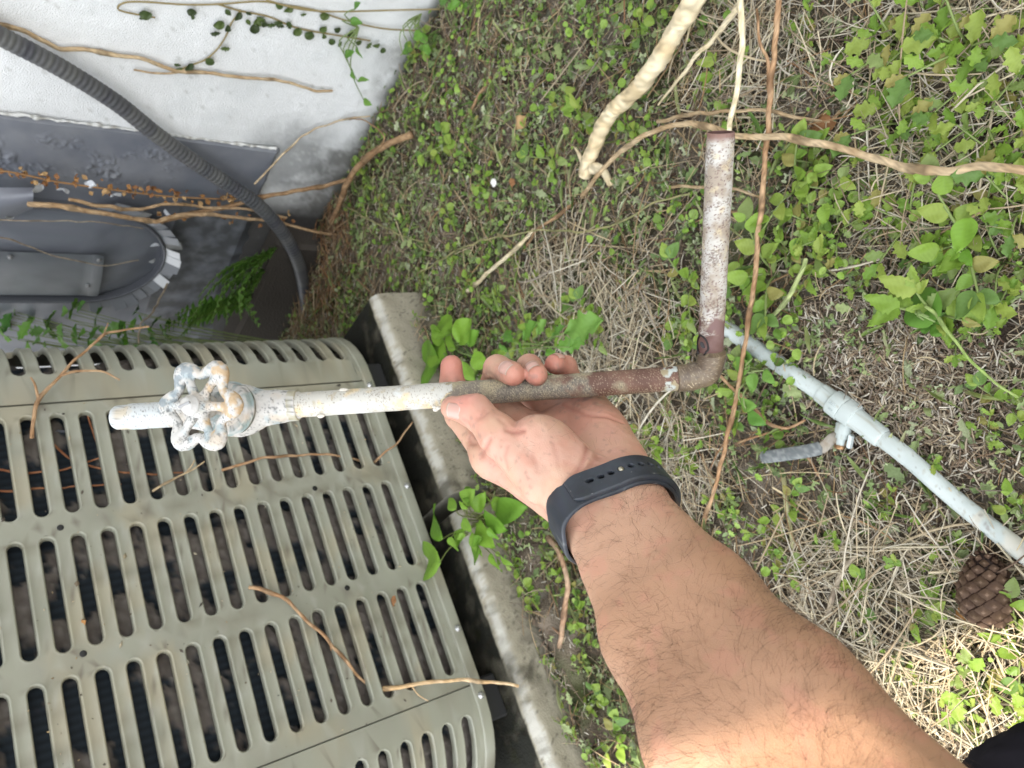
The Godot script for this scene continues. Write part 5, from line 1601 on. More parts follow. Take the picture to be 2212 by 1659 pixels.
func build_held_pipe() -> void:
	var root := thing("copper_pipe_with_valve", "old copper pipe with elbow and paint-crusted gate valve, held in the hand", "pipe", P(1100, 842, 0.5))
	var a := P(590, 879, 0.5055)
	var b := P(1469, 817, 0.497)
	var axis := (b - a).normalized()
	var whole := a.distance_to(b)
	var upward := (-down_axis - axis * axis.dot(-down_axis)).normalized()
	var mb := Mesher.new()
	# the run from the valve to the elbow, its paint a real quarter of a millimetre thick
	var pos := PackedVector3Array(); var col := PackedColorArray()
	var n := 72; var rings := 640
	var side := axis.cross(upward)
	for j in rings:
		var t := float(j) / (rings - 1)
		for i in n:
			var ang := TAU * i / n
			var d := upward * cos(ang) + side * sin(ang)
			var p := a.lerp(b, t) + d * 0.0080
			var x := lerpf(590, 1469, t)
			var edge := 968.0 + 24.0 * cos(ang) + 55.0 * fn(p, 55.0)
			var r := 0.00795
			if x < edge:
				r += 0.00030 + 0.00016 * fn(p, 120.0)
			else:
				r += 0.00006 * fn(p, 200.0)
			pos.append(a.lerp(b, t) + d * r)
			col.append(run_colour(p, x, cos(ang)))
	mb.grid(n, rings, pos, col, 1.0, true)
	part(root, "pipe_run", mb.commit(), relief(paint(0.62, 0.4), pitted_map, 34.0, 0.5))
	# lumps and drips of paint
	for q in [[742, 842, 0.500, 0.0030, 0.0012], [735, 845, 0.501, 0.0022, 0.0010], [693, 898, 0.500, 0.0026, 0.0016], [680, 896, 0.501, 0.0018, 0.0012], [941, 884, 0.493, 0.0020, 0.0016], [947, 881, 0.492, 0.0017, 0.0013], [938, 879, 0.492, 0.0015, 0.0012]]:
		var drip := Mesher.new()
		var at := P(q[0], q[1], q[2])
		lathe(drip, at - axis * q[3], axis, [[0.0, 0.0], [q[3] * 0.3, q[4] * 0.75], [q[3] * 0.8, q[4]], [q[3] * 1.4, q[4] * 0.9], [q[3] * 1.9, q[4] * 0.5], [q[3] * 2.0, 0.0]], 12, func(p): return Color(0.52, 0.49, 0.42))
		part(root, "paint_drip", drip.commit(), chalky)
	var ridge := Mesher.new()
	var rp := PackedVector3Array()
	for i in 24:
		var t := i / 23.0
		var ang := lerpf(PI * 1.02, PI * 1.62, t)
		var x := lerpf(941, 1003, t)
		rp.append(a.lerp(b, (x - 590) / 879.0) + (upward * cos(ang) + side * sin(ang)) * 0.0083)
	tube(ridge, rp, fill(24, 0.0008), 6, PackedColorArray([Color(0.55, 0.44, 0.26)]))
	part(root, "paint_ridge", ridge.commit(), chalky)
	# the elbow and the upright
	var u0 := P(1534, 778, 0.4955)
	var u1 := P(1557, 286, 0.438)
	var up := (u1 - u0).normalized()
	var corner := P(1535, 812, 0.4965)
	var elbow := Mesher.new()
	var line := curve([corner - axis * 0.0220, corner - axis * 0.0140, corner - axis * 0.0085 + up * 0.0012, corner - axis * 0.0028 + up * 0.0030, corner - axis * 0.0008 + up * 0.0088, corner + up * 0.0140, corner + up * 0.0165], 0.0004)
	var rad := PackedFloat32Array(); col = PackedColorArray()
	for i in line.size():
		var t := float(i) / (line.size() - 1)
		var lip := maxf(clampf(1.0 - t * 22.0, 0, 1), clampf(1.0 - (1.0 - t) * 24.0, 0, 1))
		rad.append(0.0088 + 0.0003 * lip - (0.0012 if t == 0.0 or t == 1.0 else 0.0))
		col.append(Color.WHITE)
	tube(elbow, line, rad, 56, col)
	for i in elbow.v.size():
		elbow.c[i] = elbow_colour(elbow.v[i])
	var el := part(root, "elbow", elbow.commit(), relief(paint(0.40, 0.6), pitted_map, 30.0, 0.7))
	var mark := TextMesh.new()
	mark.font = plain_font
	mark.text = "1/2"
	mark.font_size = 32
	mark.pixel_size = 0.000155
	mark.depth = 0.0006
	var mk := part(el, "size_mark", mark, plain(Color(0.40, 0.32, 0.21), 0.6), false)
	var run := (right_axis * 0.66 - down_axis * 0.75).normalized()
	var face := -forward_axis
	run = (run - face * run.dot(face)).normalized()
	mk.transform = Transform3D(Basis(run, face.cross(run), face), P(1496, 829, 0.4892))
	var upright := Mesher.new()
	var length := u0.distance_to(u1)
	var prof := steps(0.0, length - 0.0006, 420, 0.00795)
	prof.append_array([[length - 0.0001, 0.0077], [length + 0.0002, 0.0074], [length, 0.0070], [length - 0.0006, 0.0068], [length - 0.006, 0.0067], [length - 0.02, 0.0067], [length - 0.045, 0.0067], [length - 0.0451, 0.0]])
	lathe(upright, u0, up, prof, 72, func(p):
		var q: Vector3 = p - u0
		var t := q.dot(up) / length
		if (q - up * q.dot(up)).length() < 0.0073:
			return Color(0.10, 0.05, 0.04)
		return upright_colour(p, t))
	for i in upright.v.size():
		var q := upright.v[i] - u0
		var e := q - up * q.dot(up)
		if e.length() > 0.0076:
			upright.v[i] += e.normalized() * (0.00028 * fn(upright.v[i], 160.0) + 0.0002 * fn(upright.v[i], 50.0))
	var us := part(root, "upright_pipe", upright.commit(), relief(paint(0.6, 0.4), pitted_map, 34.0, 0.6))
	# the burst hole above the elbow, ringed in black
	var hole := Mesher.new()
	var ring := []
	for q in [[1512, 724], [1519, 728], [1526, 737], [1529, 746], [1530, 755], [1524, 762], [1520, 768], [1514, 769], [1509, 765], [1507, 757], [1506.5, 744], [1508, 732], [1512, 724]]:
		ring.append(on_cylinder(q[0], q[1], u0, up, 0.0083 if q[1] < 757 else 0.00915))
	var rl := curve(ring, 0.0006)
	tube(hole, rl, fill(rl.size(), 0.0006), 6, PackedColorArray([Color(0.008, 0.006, 0.006)]), false)
	part(us, "black_outline", hole.commit(), satin, false)
	var pit := Mesher.new()
	var fan := []
	for q in [[1513, 738], [1518, 739], [1521, 744], [1523, 751], [1519, 752.5], [1514, 749], [1512, 743]]:
		fan.append(on_cylinder(q[0], q[1], u0, up, 0.00850))
	pit.flat(fan, Color(0.004, 0.003, 0.003), -forward_axis)
	part(us, "burst_hole", pit.commit(), satin, false)
	# the pipe's tail beyond the valve
	var ta := P(245, 903, 0.5075)
	var tb := P(420, 891, 0.5065)
	var td := (tb - ta).normalized()
	var tail := Mesher.new()
	var tl := ta.distance_to(tb)
	var tp := [[0.0, 0.0], [0.0, 0.0055], [0.0006, 0.0068], [0.0022, 0.0078], [0.0060, 0.0081], [0.0106, 0.0082], [0.0110, 0.0085]]
	tp.append_array(steps(0.0114, tl, 110, 0.0086))
	lathe(tail, ta, td, tp, 56, func(p):
		var c := Color(0.46, 0.48, 0.475)
		c = c.lerp(Color(0.46, 0.36, 0.22), clampf(2.5 * fn(p + Vector3(1, 3, 1), 40.0) - 0.4, 0, 0.6) * (1.0 if (p - ta).dot(td) < 0.013 else 0.5))
		c = c.lerp(Color(0.42, 0.55, 0.55), clampf(3.0 * fn(p + Vector3(6, 3, 1), 55.0) - 0.8, 0, 0.6))
		return c.lerp(Color(0.14, 0.13, 0.12), clampf(5.0 * fn(p, 600.0) - 1.5, 0, 0.8)))
	for i in tail.v.size():
		var e := tail.v[i] - ta
		e -= td * e.dot(td)
		if e.length() > 0.006:
			tail.v[i] += e.normalized() * 0.00035 * fn(tail.v[i], 90.0)
	part(root, "pipe_tail", tail.commit(), relief(paint(0.6, 0.4), pitted_map, 30.0, 0.5))
	# the valve's cast body
	var body := Field.new()
	body.soft = PackedFloat32Array([0.006])
	body.cone(P(385, 893, 0.506), P(470, 889, 0.506), 0.0098, 0.0125)
	body.cone(P(480, 887, 0.507), P(520, 886, 0.507), 0.0160, 0.0165)
	body.cone(P(520, 887, 0.507), P(598, 879, 0.506), 0.0155, 0.0098)
	body.cone(P(598, 879, 0.506), P(634, 876, 0.506), 0.0097, 0.0097)
	body.cone(P(500, 884, 0.500), P(498, 883, 0.491), 0.0135, 0.0130)
	var net := mesh_field(body, 0.0011, P(490, 885, 0.5) - Vector3.ONE * 0.06, P(490, 885, 0.5) + Vector3.ONE * 0.06)
	var bm := Mesher.new()
	finish_cast(bm, net, 0.0004)
	var bp := part(root, "valve_body", bm.commit(), relief(paint(0.6, 0.4), pitted_map, 30.0, 0.8))
	var stem := (P(430, 877, 0.463) - P(498, 883, 0.490)).normalized()
	var flange := Mesher.new()
	lathe(flange, P(498, 883, 0.4915), stem, [[-0.004, 0.0], [-0.004, 0.0165], [-0.0015, 0.0168], [-0.0008, 0.0176], [0.0, 0.0176], [0.0006, 0.0170], [0.0015, 0.0168], [0.0040, 0.0166], [0.0050, 0.0156], [0.0053, 0.0115], [0.006, 0.0105], [0.012, 0.0100], [0.0130, 0.0090], [0.0130, 0.0055], [0.026, 0.0050], [0.026, 0.0]], 64, func(p):
		var c := corroded(p)
		return c.lerp(Color(0.16, 0.24, 0.235), clampf(2.4 * fn(p + Vector3(4, 1, 3), 90.0) - 0.1, 0, 0.7)))
	part(bp, "bonnet", flange.commit(), chalky, false)
	var lip := Mesher.new()
	var lipat := P(636, 876, 0.506)
	lathe(lip, lipat, axis, [[-0.0035, 0.0096], [-0.003, 0.0102], [0.0018, 0.0102], [0.0026, 0.0098], [0.0028, 0.0084], [0.0028, 0.0]], 56, func(p): return corroded(p).lerp(Color(0.30, 0.27, 0.16), clampf(0.5 + 3.0 * fn(p, 90.0), 0, 0.7)))
	part(bp, "socket_lip", lip.commit(), chalky, false)
	# the six-lobed handwheel
	var wc := P(430, 877, 0.463)
	var wx := (right_axis - stem * stem.dot(right_axis)).normalized()
	var wy := wx.cross(stem)
	if wy.dot(-down_axis) < 0:
		wy = -wy
	var wheel := Field.new()
	wheel.soft = PackedFloat32Array([0.0015, 0.0002])
	wheel.join = 0.0028
	var old := Vector3.ZERO
	var oldr := 0.0
	for i in 73:
		var ang := TAU * i / 72.0 - 0.05
		var l := cos(6.0 * ang)
		var r := 0.0221 + 0.0034 * l
		var tr := 0.0037 + 0.0010 * l
		var p := wc + (wx * cos(ang) + wy * sin(ang)) * r - stem * 0.001
		if i > 0:
			wheel.cone(old, p, oldr, tr, 1)
		old = p
		oldr = tr
	for i in 6:
		var ang := TAU * i / 6.0 - 0.05
		var d := wx * cos(ang) + wy * sin(ang)
		wheel.cone(wc + d * 0.005, wc + d * 0.022, 0.0032, 0.0024)
	wheel.cone(wc - stem * 0.005, wc + stem * 0.0015, 0.0078, 0.0070)
	var wn := mesh_field(wheel, 0.0008, wc - Vector3.ONE * 0.036, wc + Vector3.ONE * 0.036)
	var wm := Mesher.new()
	finish_cast(wm, wn, 0.00045)
	for i in wm.v.size():
		var q := wm.v[i] - wc
		var x := q.dot(wx) / 0.03
		var y := q.dot(wy) / 0.03
		var c := wm.c[i]
		c = c.lerp(Color(0.46, 0.32, 0.175), clampf((x * 0.9 + y * 0.25 - 0.45 + 1.0 * fn(wm.v[i], 110.0)) * 2.2, 0, 0.85))
		c = c.lerp(Color(0.21, 0.245, 0.26), clampf((y - x * 0.6 - 0.75 + 1.2 * fn(wm.v[i] + Vector3(2, 2, 2), 120.0)) * 3.0, 0, 0.85))
		wm.c[i] = c
	var wp := part(root, "handwheel", wm.commit(), relief(paint(0.6, 0.4), pitted_map, 30.0, 0.8))
	var nut := Mesher.new()
	lathe(nut, wc + stem * 0.0070, stem, [[0.0, 0.0062], [0.0012, 0.0062], [0.0022, 0.0050], [0.0040, 0.0046], [0.0052, 0.0036], [0.0056, 0.0]], 24, func(p): return corroded(p).lerp(Color(0.5, 0.5, 0.49), 0.5))
	nut.box(Vector3(-0.0042, -0.0008, 0.0045), Vector3(0.0042, 0.0008, 0.0062), Color(0.3, 0.3, 0.3), 0.0003, Basis(wx, wy, stem) * Basis(Vector3(0, 0, 1), 0.35), wc + stem * 0.0070)
	part(wp, "wheel_screw", nut.commit(), chalky, false)

func on_cylinder(x: float, y: float, base: Vector3, axis: Vector3, r: float) -> Vector3:
	# where the sight line meets the cylinder, or its nearest point when it passes by
	var d := ray(x, y).normalized()
	var o := eye - base
	var dp := d - axis * d.dot(axis)
	var op := o - axis * o.dot(axis)
	var aa := dp.dot(dp)
	var bb := dp.dot(op)
	var cc := op.dot(op) - r * r
	var disc := bb * bb - aa * cc
	var t := (-bb - sqrt(maxf(disc, 0.0))) / aa
	var p := eye + d * t
	var q := p - base
	var e := q - axis * q.dot(axis)
	return base + axis * q.dot(axis) + e.normalized() * r

func finish_cast(mb: Mesher, net: Array, bump: float) -> void:
	var pts := smooth_net(net[0], net[1], 0.5)
	var n := net_normals(pts, net[1])
	var col := PackedColorArray()
	for i in pts.size():
		col.append(corroded(pts[i]))
		pts[i] += n[i] * bump * (fn(pts[i], 140.0) + 0.6 * fn(pts[i], 420.0))
	n = net_normals(pts, net[1])
	add_net(mb, pts, net[1], n, col)

# ---------------------------------------------------------------- the white pipe with the ball valve on the ground
func white_pipe_colour(p: Vector3) -> Color:
	var c := Color(0.47, 0.51, 0.49)
	c = c.lerp(Color(0.36, 0.405, 0.38), clampf(1.5 * fn(p, 20.0), 0, 0.6))
	c = c.lerp(Color(0.34, 0.33, 0.27), clampf(4.5 * fn(p + Vector3(2, 1, 1), 120.0) - 1.6, 0, 0.7))
	return c.lerp(Color(0.16, 0.15, 0.13), clampf(6.0 * fn(p, 420.0) - 3.4, 0, 0.6))

func build_white_pipe() -> void:
	var root := thing("white_plastic_pipe", "thin white plastic pipe with a ball valve and a grey lever lying on the clippings", "pipe", G(1825, 884, 0.0))
	var h := 0.013
	var a := G(1535, 686, h); var b := G(1777, 851, h); var c := G(1905, 946, h + 0.002); var d := G(1965, 992, h + 0.006); var e := G(2069, 1083, 0.016); var f := G(2230, 1209, 0.020); var g := G(2420, 1358, 0.024)
	var one := Mesher.new()
	var dir := (b - a).normalized()
	var len := a.distance_to(b)
	lathe(one, a, dir, [[0.0, 0.007], [0.0, 0.0084]] + steps(0.0008, len, 160, 0.0088), 40, white_pipe_colour)
	part(root, "pipe_length", one.commit(), pvc)
	var ring := Mesher.new()
	lathe(ring, G(1612, 738, h), dir, [[-0.001, 0.0086], [-0.0006, 0.0093], [0.0006, 0.0093], [0.001, 0.0086]], 40, func(_p): return Color(0.40, 0.43, 0.42))
	part(root, "joint_ring", ring.commit(), pvc)
	var two := Mesher.new()
	var line := curve([c, d, e, f, g], 0.0016)
	var rad := PackedFloat32Array(); var col := PackedColorArray()
	var dl := c.distance_to(d)
	for i in line.size():
		var s := c.distance_to(line[i])
		rad.append((0.0084 if s < dl else 0.0080) + 0.0006 * clampf((s - dl - 0.05) * 9.0, 0, 1))
		col.append(Color.WHITE)
	tube(two, line, rad, 40, col)
	for i in two.v.size():
		var p := two.v[i]
		var s := c.distance_to(p)
		var w := white_pipe_colour(p)
		if s > dl + 0.07:
			w = w.lerp(Color(0.50, 0.475, 0.40), clampf(2.0 * fn(p + Vector3(3, 3, 3), 30.0) + 0.3, 0, 0.8))
			w = w.lerp(Color(0.26, 0.25, 0.23), clampf(5.0 * fn(p + Vector3(5, 3, 3), 70.0) - 1.7, 0, 0.85))
			two.v[i] += two.n[i] * 0.0003 * fn(p, 90.0)
		two.c[i] = w
	part(root, "pipe_length", two.commit(), pvc)
	# the valve: two sockets, a round shoulder, a hexagonal middle
	var axis := (c - b).normalized()
	var va := Mesher.new()
	var whole := b.distance_to(c)
	lathe(va, b, axis, [[-0.0035, 0.0086], [-0.003, 0.0098], [0.0, 0.0101], [0.011, 0.0103], [0.0118, 0.0106], [0.0122, 0.0120], [0.0130, 0.0128], [0.026, 0.0132], [0.0268, 0.0124]], 48, white_pipe_colour)
	lathe(va, b, axis, [[0.0266, 0.0], [0.0266, 0.0132], [0.0274, 0.0140], [0.0395, 0.0140], [0.0405, 0.0132], [0.0405, 0.0]], 6, white_pipe_colour)
	lathe(va, b, axis, [[0.0403, 0.0112], [0.0410, 0.0106], [0.056, 0.0103], [0.0565, 0.0106], [whole - 0.001, 0.0104], [whole + 0.001, 0.0097], [whole + 0.0012, 0.0086]], 48, white_pipe_colour)
	var body := part(root, "valve_body", va.commit(), pvc)
	for q in [["60A", 0.000150, 0.0195, 0.0134, 0.15], ["600", 0.0001, 0.0205, 0.0134, 0.62]]:
		var t := TextMesh.new()
		t.font = plain_font
		t.text = q[0]
		t.font_size = 32
		t.pixel_size = q[1]
		t.depth = 0.0008
		var o := part(body, "raised_mark", t, plain(Color(0.50, 0.55, 0.54), 0.5), false)
		var toward := (eye - b)
		toward = (toward - axis * axis.dot(toward)).normalized()
		var down := axis.cross(toward)
		if down.dot(down_axis) < 0:
			down = -down
		var nrm := (toward * cos(q[4]) + down * sin(q[4])).normalized()
		o.transform = Transform3D(Basis(axis, nrm.cross(axis), nrm), b + axis * q[2] + nrm * q[3])
	# stem, wings and lever
	var s0 := b.lerp(c, 0.42)
	var s1 := G(1818, 946, 0.016)
	var sd := (s1 - s0).normalized()
	var st := Mesher.new()
	lathe(st, s0, sd, [[0.008, 0.0], [0.012, 0.0078], [0.022, 0.0074], [0.0225, 0.0058], [0.027, 0.0056], [0.0275, 0.0042], [0.034, 0.0042], [0.0345, 0.0]], 24, white_pipe_colour)
	st.box(Vector3(-0.002, 0.017, -0.004), Vector3(0.002, 0.030, 0.004), Color(0.55, 0.60, 0.59), 0.0008, Basis(axis, sd, axis.cross(sd)), s0 + axis * 0.010)
	part(root, "valve_stem", st.commit(), pvc)
	var lv := Mesher.new()
	var lp := curve([s0 + sd * 0.031 + axis * 0.004, s0 + sd * 0.031 - axis * 0.008, G(1775, 968, 0.020), G(1740, 974, 0.022)], 0.002)
	tube(lv, lp, fill(lp.size(), 0.0056), 12, PackedColorArray([Color(0.22, 0.20, 0.17)]))
	flatten(lv, lp, 0.22)
	for i in lv.v.size():
		lv.c[i] = Color(0.30, 0.27, 0.22).lerp(Color(0.20, 0.12, 0.06), clampf(0.4 + 3.0 * fn(lv.v[i], 60.0), 0, 0.9))
	var lever := part(root, "lever", lv.commit(), chalky)
	var gr := Mesher.new()
	var gp := curve([G(1772, 968, 0.021), G(1745, 974, 0.0225), G(1700, 981, 0.024), G(1662, 986, 0.024), G(1642, 988, 0.023)], 0.002)
	var gw := PackedFloat32Array()
	for i in gp.size():
		var t := float(i) / (gp.size() - 1)
		gw.append(0.0068 * sqrt(clampf(1.0 - pow(maxf(0.0, t - 0.86) / 0.145, 2.0), 0.02, 1.0)))
	tube(gr, gp, gw, 16, PackedColorArray([Color(0.2, 0.2, 0.2)]))
	flatten(gr, gp, 0.33)
	for i in gr.v.size():
		gr.c[i] = Color(0.125, 0.135, 0.135).lerp(Color(0.25, 0.26, 0.25), clampf(0.2 + 2.0 * fn(gr.v[i], 160.0), 0, 0.8))
	part(lever, "grip", gr.commit(), chalky, false)
	var nut := Mesher.new()
	lathe(nut, s0 + sd * 0.0335, sd, [[0.0, 0.0], [0.0, 0.0052], [0.0035, 0.0052], [0.004, 0.0046], [0.004, 0.0]], 6, func(_p): return Color(0.38, 0.22, 0.11))
	part(lever, "lever_nut", nut.commit(), steel, false)

func flatten(mb: Mesher, line: PackedVector3Array, share: float) -> void:
	# squeezes a tube towards the surface through its centre line that faces up and the camera
	for i in mb.v.size():
		var best := 0
		var d := 1e9
		for k in line.size():
			var e := mb.v[i].distance_squared_to(line[k])
			if e < d:
				d = e
				best = k
		var t := (line[mini(best + 1, line.size() - 1)] - line[maxi(best - 1, 0)]).normalized()
		var face := (eye - line[best]).normalized()
		face = (face - t * t.dot(face)).normalized()
		var q := mb.v[i] - line[best]
		var out := q.dot(face)
		mb.v[i] -= face * out * (1.0 - share)
		var nf := mb.n[i].dot(face)
		mb.n[i] = (mb.n[i] + face * nf * 1.6).normalized()

# ---------------------------------------------------------------- the pine cone
func build_pine_cone() -> void:
	var foot := G(2133, 1350, 0.022)
	var tip := G(2127, 1178, 0.020)
	var axis := (tip - foot).normalized()
	var length := foot.distance_to(tip)
	var root := thing("pine_cone", "closed brown pine cone lying beside the white pipe at the edge of the sunlight", "pine cone", (foot + tip) * 0.5 - Vector3(0, 0.021, 0))
	var u := axis.cross(Vector3.UP).normalized()
	var w := axis.cross(u)
	var shape := func(t: float) -> float: return 0.0225 * pow(sin(PI * clampf(0.13 + 0.85 * pow(t, 0.80), 0, 1)), 0.75)
	var core := Mesher.new()
	var prof := []
	for i in 25:
		prof.append([length * i / 24.0, maxf(0.0002, shape.call(i / 24.0) - 0.0035)])
	lathe(core, foot, axis, prof, 28, func(_p): return Color(0.035, 0.022, 0.016))
	part(root, "core", core.commit(), wood)
	# three kinds of scale: a diamond shield with a keel and a knob
	var shields := []
	for k in 3:
		var mb := Mesher.new()
		var dark := Color(0.055, 0.032, 0.021)
		var mid_brown := Color(0.112, 0.070, 0.046)  # shield faces are a paler brown than their rims
		var ring := []
		for i in 12:
			var a := TAU * i / 12.0
			var r := 1.0 / (absf(cos(a)) / 1.0 + absf(sin(a)) / 0.82) * (1.0 + 0.12 * absf(sin(2 * a)))
			ring.append(Vector3(cos(a) * r, 0, sin(a) * r * (1.0 + 0.08 * sin(k * 2.0 + i))))
		var pos := PackedVector3Array(); var col := PackedColorArray()
		for q in [[1.0, -0.55, 0], [1.0, -0.08, 0], [0.93, 0.05, 1], [0.62, 0.20, 1], [0.28, 0.36, 2], [0.17, 0.52, 3], [0.02, 0.55, 3]]:
			for i in 12:
				var y: float = q[1] + (0.10 if (i == 0 or i == 6) and q[2] > 0 else 0.0)
				pos.append(Vector3(ring[i].x * q[0], y, ring[i].z * q[0] + (0.06 * (1.0 - q[0]))))
				col.append([dark, dark.lerp(mid_brown, 0.45), mid_brown, Color(0.20, 0.135, 0.095)][q[2]] * (0.85 + 0.15 * k))
		mb.grid(12, 7, pos, col, -1.0, true)
		shields.append(mb.commit())
	var total := 96
	for i in total:
		var t := 0.015 + 0.975 * (float(i) + 0.5) / total
		var a := i * 2.39996
		var r: float = shape.call(t)
		var slope: float = (shape.call(minf(t + 0.02, 1.0)) - shape.call(maxf(t - 0.02, 0.0))) / (0.04 * length)
		var out := (u * cos(a) + w * sin(a))
		var nrm := (out - axis * slope * 0.9).normalized()
		var across := axis.cross(out).normalized()
		var z := across.cross(nrm)
		var size := 0.0072 * clampf(r / 0.021, 0.38, 1.0) * rr(0.94, 1.06)
		var o := MeshInstance3D.new()
		o.name = "cone_scale"
		o.mesh = shields[i % 3]
		o.material_override = wood
		root.add_child(o, true)
		var b := Basis(across, nrm, z) * Basis(Vector3(1, 0, 0), rr(-0.08, 0.12))
		o.transform = Transform3D(b.scaled_local(Vector3(size, size * 0.72, size)), foot + axis * length * t + out * (r - 0.0012) - root.position)
# ---------------------------------------------------------------- the hand, the forearm and what they wear
var arm := Field.new()
var arm_axis := Vector3.ZERO

func build_person() -> void:
	var root := thing("person", "person reaching in with a bare left forearm, hand closed round the copper pipe", "person", P(1650, 1545, 0.33))
	var f := arm
	f.soft = PackedFloat32Array([0.014, 0.003, 0.003, 0.003, 0.003, 0.006, 0.005])
	f.join = 0.0055
	f.seam = 0.0016
	# wrist and forearm: three cones side by side
	var w := P(1326, 1098, 0.449)
	var m := P(1485, 1325, 0.388)
	var e := P(1665, 1550, 0.332)
	var ax := (m - w).normalized()
	arm_axis = ax
	var lat := ax.cross(forward_axis).normalized()
	if lat.dot(right_axis) < 0:
		lat = -lat
	var el := e + (e - m).normalized() * 0.095
	f.cone(w - lat * 0.0135, m - lat * 0.020, 0.0185, 0.0245)
	f.cone(w + lat * 0.0085, m + lat * 0.013, 0.0180, 0.0235)
	f.cone(w, m, 0.0190, 0.026)
	f.cone(m - lat * 0.020, e - lat * 0.022, 0.0245, 0.034)
	f.cone(m + lat * 0.012, e + lat * 0.011, 0.0230, 0.0295)
	f.cone(m, e, 0.026, 0.035)
	f.cone(e - lat * 0.022, el - lat * 0.016, 0.034, 0.037)
	f.cone(e + lat * 0.011, el + lat * 0.012, 0.0295, 0.035)
	f.cone(el, el + Vector3(-0.10, 0.10, 0.22), 0.046, 0.056)
	# palm: wrist to each knuckle, thenar and hypothenar pads
	var mi := P(1066, 985, 0.489); var mm := P(1128, 925, 0.517); var mr := P(1212, 898, 0.531); var ml := P(1272, 902, 0.530)
	f.cone(w - lat * 0.012, mi, 0.0175, 0.0125)
	f.cone(w - lat * 0.004, mm, 0.0175, 0.0115)
	f.cone(w + lat * 0.006, mr, 0.0175, 0.0115)
	f.cone(w + lat * 0.0085, ml, 0.0175, 0.0130)
	f.cone(P(1345, 1042, 0.468), P(1296, 937, 0.505), 0.0160, 0.0160)
	f.cone(P(1336, 1010, 0.478), P(1270, 884, 0.518), 0.0145, 0.0120)
	f.cone(mi, ml, 0.0105, 0.0115)
	# thumb
	f.cone(P(1228, 1062, 0.446), P(1160, 953, 0.461), 0.0165, 0.0165, 5)
	f.cone(P(1262, 1030, 0.450), P(1196, 956, 0.464), 0.0135, 0.0130, 5)
	f.cone(P(1170, 1040, 0.448), P(1077, 940, 0.464), 0.0140, 0.0118, 6)
	f.cone(P(1077, 940, 0.464), P(1026, 888, 0.476), 0.0118, 0.0098, 6)
	f.cone(P(1026, 888, 0.476), P(978, 881, 0.482), 0.0100, 0.0076, 6)
	# fingers: index, middle, ring, little
	f.cone(mi, P(992, 895, 0.513), 0.0118, 0.0096, 1)
	f.cone(P(992, 895, 0.513), P(977, 832, 0.522), 0.0096, 0.0086, 1)
	f.cone(P(977, 832, 0.522), P(975, 790, 0.520), 0.0086, 0.0074, 1)
	f.cone(mm, P(1062, 850, 0.532), 0.0120, 0.0098, 2)
	f.cone(P(1062, 850, 0.532), P(1074, 795, 0.511), 0.0098, 0.0088, 2)
	f.cone(P(1074, 795, 0.511), P(1108, 808, 0.489), 0.0088, 0.0078, 2)
	f.cone(mr, P(1142, 845, 0.538), 0.0118, 0.0096, 3)
	f.cone(P(1142, 845, 0.538), P(1143, 793, 0.514), 0.0096, 0.0084, 3)
	f.cone(P(1143, 793, 0.514), P(1159, 809, 0.490), 0.0084, 0.0074, 3)
	f.cone(ml, P(1240, 842, 0.535), 0.0110, 0.0086, 4)
	f.cone(P(1240, 842, 0.535), P(1222, 793, 0.524), 0.0086, 0.0076, 4)
	f.cone(P(1222, 793, 0.524), P(1198, 786, 0.512), 0.0076, 0.0066, 4)
	var mb := Mesher.new()
	# creases as lines on the skin: [points in the picture, depth in metres]
	var creases := []
	for q in [[[[1094, 930], [1106, 934], [1120, 934], [1134, 930]], 0.0007], [[[1268, 965], [1264, 985], [1256, 1005], [1240, 1028], [1222, 1048]], 0.0008], [[[1288, 985], [1278, 1000], [1262, 1022], [1244, 1044]], 0.0006], [[[1225, 1052], [1262, 1036], [1300, 1016], [1345, 1006], [1390, 1004]], 0.0005], [[[1150, 985], [1158, 1000], [1160, 1020]], 0.0003], [[[1196, 960], [1204, 985], [1206, 1010]], 0.0003], [[[1000, 905], [1010, 912], [1016, 920]], 0.0004], [[[1078, 905], [1090, 915], [1096, 925]], 0.0004], [[[1012, 950], [1020, 958], [1030, 960]], 0.0005], [[[1215, 875], [1260, 895], [1310, 900], [1350, 915]], 0.0006], [[[1280, 1000], [1300, 1010], [1340, 1000], [1385, 998]], 0.0006], [[[1240, 1045], [1275, 1010], [1300, 985]], 0.0006], [[[1035, 905], [1045, 900], [1055, 890]], 0.0004], [[[1030, 903], [1040, 896], [1048, 886]], 0.0003], [[[1042, 985], [1052, 960], [1060, 945]], 0.0006], [[[1095, 1010], [1090, 985], [1098, 960]], 0.0004]]:
		var line := PackedVector3Array()
		for k in q[0].size() - 1:
			for s in 6:
				var x := lerpf(q[0][k][0], q[0][k + 1][0], s / 6.0)
				var y := lerpf(q[0][k][1], q[0][k + 1][1], s / 6.0)
				line.append(f.hit(eye, ray(x, y).normalized(), 0.7))
		creases.append([line, q[1]])
	# the hand on a fine grid, the forearm on a coarser one; they meet under the wristband
	var cut := w + ax * 0.002
	var lo := P(1150, 900, 0.49) - Vector3.ONE * 0.125
	var hi := P(1150, 900, 0.49) + Vector3.ONE * 0.125
	var net := mesh_field(f, 0.00135, lo, hi)
	add_skin(mb, net, creases, func(p): return (p - cut).dot(ax) < 0.004, 0.5)
	var palm_count := mb.v.size()
	var net2 := mesh_field(f, 0.0026, Vector3(-0.86, 0.30, 0.55), Vector3(-0.36, 0.72, 1.10))
	add_skin(mb, net2, [], func(p): return (p - cut).dot(ax) > -0.004, 0.5)
	var body := part(root, "body", mb.commit(), skin)
